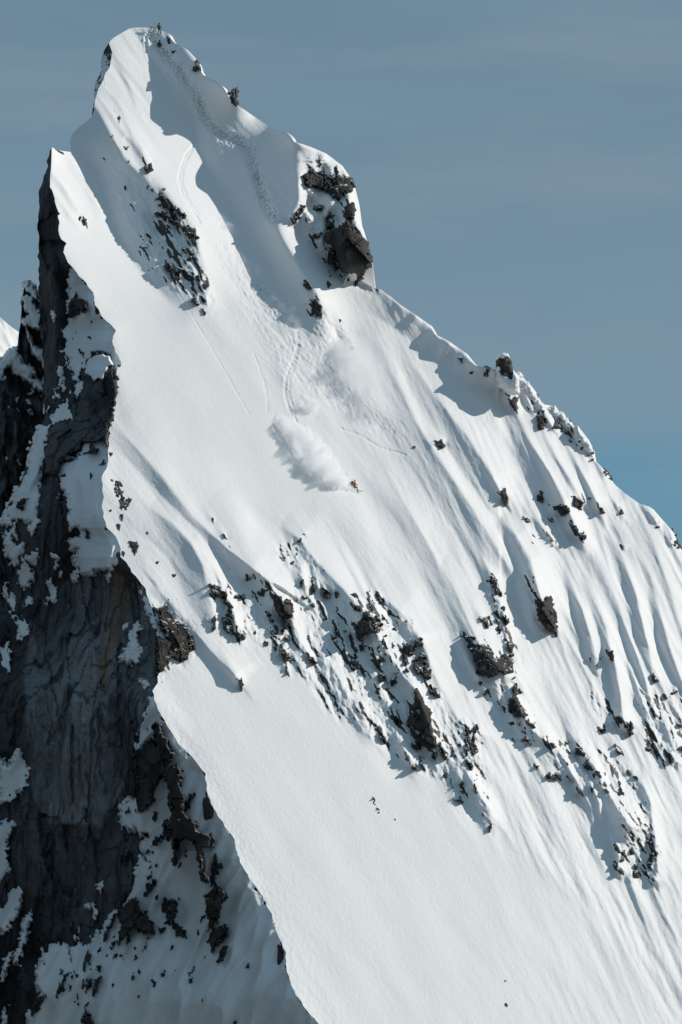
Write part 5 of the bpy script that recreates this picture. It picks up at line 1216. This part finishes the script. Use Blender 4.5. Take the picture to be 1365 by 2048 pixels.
pole('thin ski pole planted upright on the summit, farther from the person', ground(310, 61) + Vector((0, -.2, 0)), (0, math.radians(-3), 0))
pole('thin ski pole leaning right on the summit, nearer the person', ground(312.7, 61.5) + Vector((0, -.2, 0)), (0, math.radians(12), 0))

# --- the skier in the turn
ride = dict(pelvis=(-.42,.05,.72), belly=(-.44,.03,.9), chest=(-.40,-.02,1.13), neck=(-.33,-.06,1.33), head_base=(-.30,-.09,1.41), head=(-.28,-.11,1.49), head_top=(-.27,-.1,1.59),
 hip_l=(-.5,.0,.68), knee_l=(-.22,-.12,.42), ankle_l=(-.3,.02,.1), toe_l=(-.14,-.02,.06), hip_r=(-.34,.1,.68), knee_r=(.12,.0,.5), ankle_r=(.02,.14,.12), toe_r=(.18,.1,.08),
 sho_l=(-.5,-.2,1.2), elb_l=(-.38,-.42,1.02), wri_l=(-.18,-.5,.98), sho_r=(-.26,.1,1.22), elb_r=(-.12,-.05,1.0), wri_r=(.02,-.2,.84))
def ex_ride(root):
    ball('backpack', (-.66, .1, 1.28), (.2, .17, .24), M_BLK, root)
    for k, (x, y, z) in enumerate(((-.22, 0, .05), (.1, .12, .07))):
        s1 = ski('ski', 1.8, .12, M_GRY, root); s1.location = (x - .75, y + .2, z + .1); s1.rotation_euler = (math.radians(-25), math.radians(8), math.radians(-14))
        ball('boot', (x, y, z + .08), (.15, .08, .13), M_BLK, root)
    rod('pole', [(.05, -.22, .82), (-.25, -.45, .72), (-.62, -.7, .6)], .014, M_BLK, root)
    rod('pole', [(-.16, -.5, .96), (-.5, -.55, .8), (-.9, -.5, .6)], .014, M_BLK, root)
k_loc = ground(714, 982)
person(ride, 'skier in an orange jacket with black helmet and backpack carving in powder', M_ORG, tuple(k_loc), 0.0, ex_ride)

# ------------------------------------------------------------------ powder clouds
def powder(name, poly, height, density, scale, label, lo=.42, hi=.62, R=16.0, seed=0., lift=.0, aniso=.3, jag=3.0):
    P = np.asarray(poly, float); step = 3.0; l_ = P.min(0) - 3; h_ = P.max(0) + 3
    u, v = np.meshgrid(np.arange(l_[0], h_[0] + step, step), np.arange(l_[1], h_[1] + step, step))
    sd = poly_sdf(P, u + jag * sample(warp_u, u, v), v + jag * sample(warp_v, u, v))
    t = np.clip(sd / R, 0, 1); prof = t * t * (3 - 2 * t)
    b0 = plane_depth(u, v) - gs(offA, u, v) - lift
    k = sd > 0; keep = k[:-1, :-1] | k[1:, :-1] | k[1:, 1:] | k[:-1, 1:]
    fr = to_world(u, v, b0 - height * prof * (1 + .25 * sample(warp_u, u * .4, v * .4)) - .02); bk = to_world(u, v, b0 + .25 * (lift == 0) + .1 * prof)
    n = u.size; idx = np.arange(n).reshape(u.shape)
    q = np.stack([idx[:-1, :-1], idx[1:, :-1], idx[1:, 1:], idx[:-1, 1:]], -1)[keep].tolist()
    kk = np.pad(keep, 1); sides = []
    for (r, c) in np.argwhere(keep):
        a, b2, c2, d2 = idx[r, c], idx[r + 1, c], idx[r + 1, c + 1], idx[r, c + 1]
        if not kk[r + 1, c]: sides.append((a, b2))
        if not kk[r + 2, c + 1]: sides.append((b2, c2))
        if not kk[r + 1, c + 2]: sides.append((c2, d2))
        if not kk[r, c + 1]: sides.append((d2, a))
    fc = [tuple(a) for a in q] + [tuple(x + n for x in a[::-1]) for a in q] + [(b2, a, a + n, b2 + n) for a, b2 in sides]
    used = np.unique(np.concatenate([np.array(f_).ravel() for f_ in fc])); rm = {int(a): i for i, a in enumerate(used)}
    allv = np.concatenate([fr.reshape(-1, 3), bk.reshape(-1, 3)])[used]
    m = bpy.data.materials.new(name); m.use_nodes = True; nt = m.node_tree; nt.nodes.clear()
    out = nt.nodes.new('ShaderNodeOutputMaterial'); pv = nt.nodes.new('ShaderNodeVolumePrincipled')
    pv.inputs['Color'].default_value = (.97, .975, .98, 1); pv.inputs['Anisotropy'].default_value = aniso
    nzz = noise(nt, scale, 4, .6); nzz.noise_dimensions = '4D'; nzz.inputs['W'].default_value = seed
    mr = nt.nodes.new('ShaderNodeMapRange'); mr.interpolation_type = 'SMOOTHSTEP'
    mr.inputs['From Min'].default_value = lo; mr.inputs['From Max'].default_value = hi; mr.inputs['To Max'].default_value = density
    nt.links.new(nzz.outputs['Fac'], mr.inputs['Value']); nt.links.new(mr.outputs['Result'], pv.inputs['Density'])
    nt.links.new(pv.outputs[0], out.inputs['Volume'])
    o = mesh_py(name, allv, [tuple(rm[int(x)] for x in f_) for f_ in fc], m)
    tag(o, label, kind='stuff'); return o
gs_f = gauss(offA, 3)
def gs(f, u, v): return sample(gs_f, u, v)
powder('powder_plume', [(722,984),(700,985),(672,979),(640,966),(612,947),(592,918),(570,884),(556,862),(548,838),(556,824),(585,832),(615,850),(648,880),(672,912),(694,945),(712,964)], 2.6, 1.25, .7, 'plume of powder thrown up behind the skier', .24, .58, R=15, jag=4)
powder('powder_cloud', [(650,690),(690,650),(740,655),(770,700),(795,760),(812,830),(800,860),(760,850),(715,810),(680,770),(655,730)], 5.0, .34, .13, 'drifting cloud of powder snow above the skier', .36, .7, R=45, seed=3.)
powder('powder_puff', [(588,812),(600,785),(625,778),(645,800),(640,828),(615,832)], 2.2, .8, .5, 'small puff of powder above the plume', .4, .6, R=16, seed=7.)
powder('slough_dust', [(420,405),(455,420),(490,415),(540,520),(600,590),(622,640),(605,690),(570,660),(530,600),(490,545),(450,480)], 2.4, .28, .3, 'thin dust of sloughing snow below the gully', .42, .68, R=24, seed=11.)
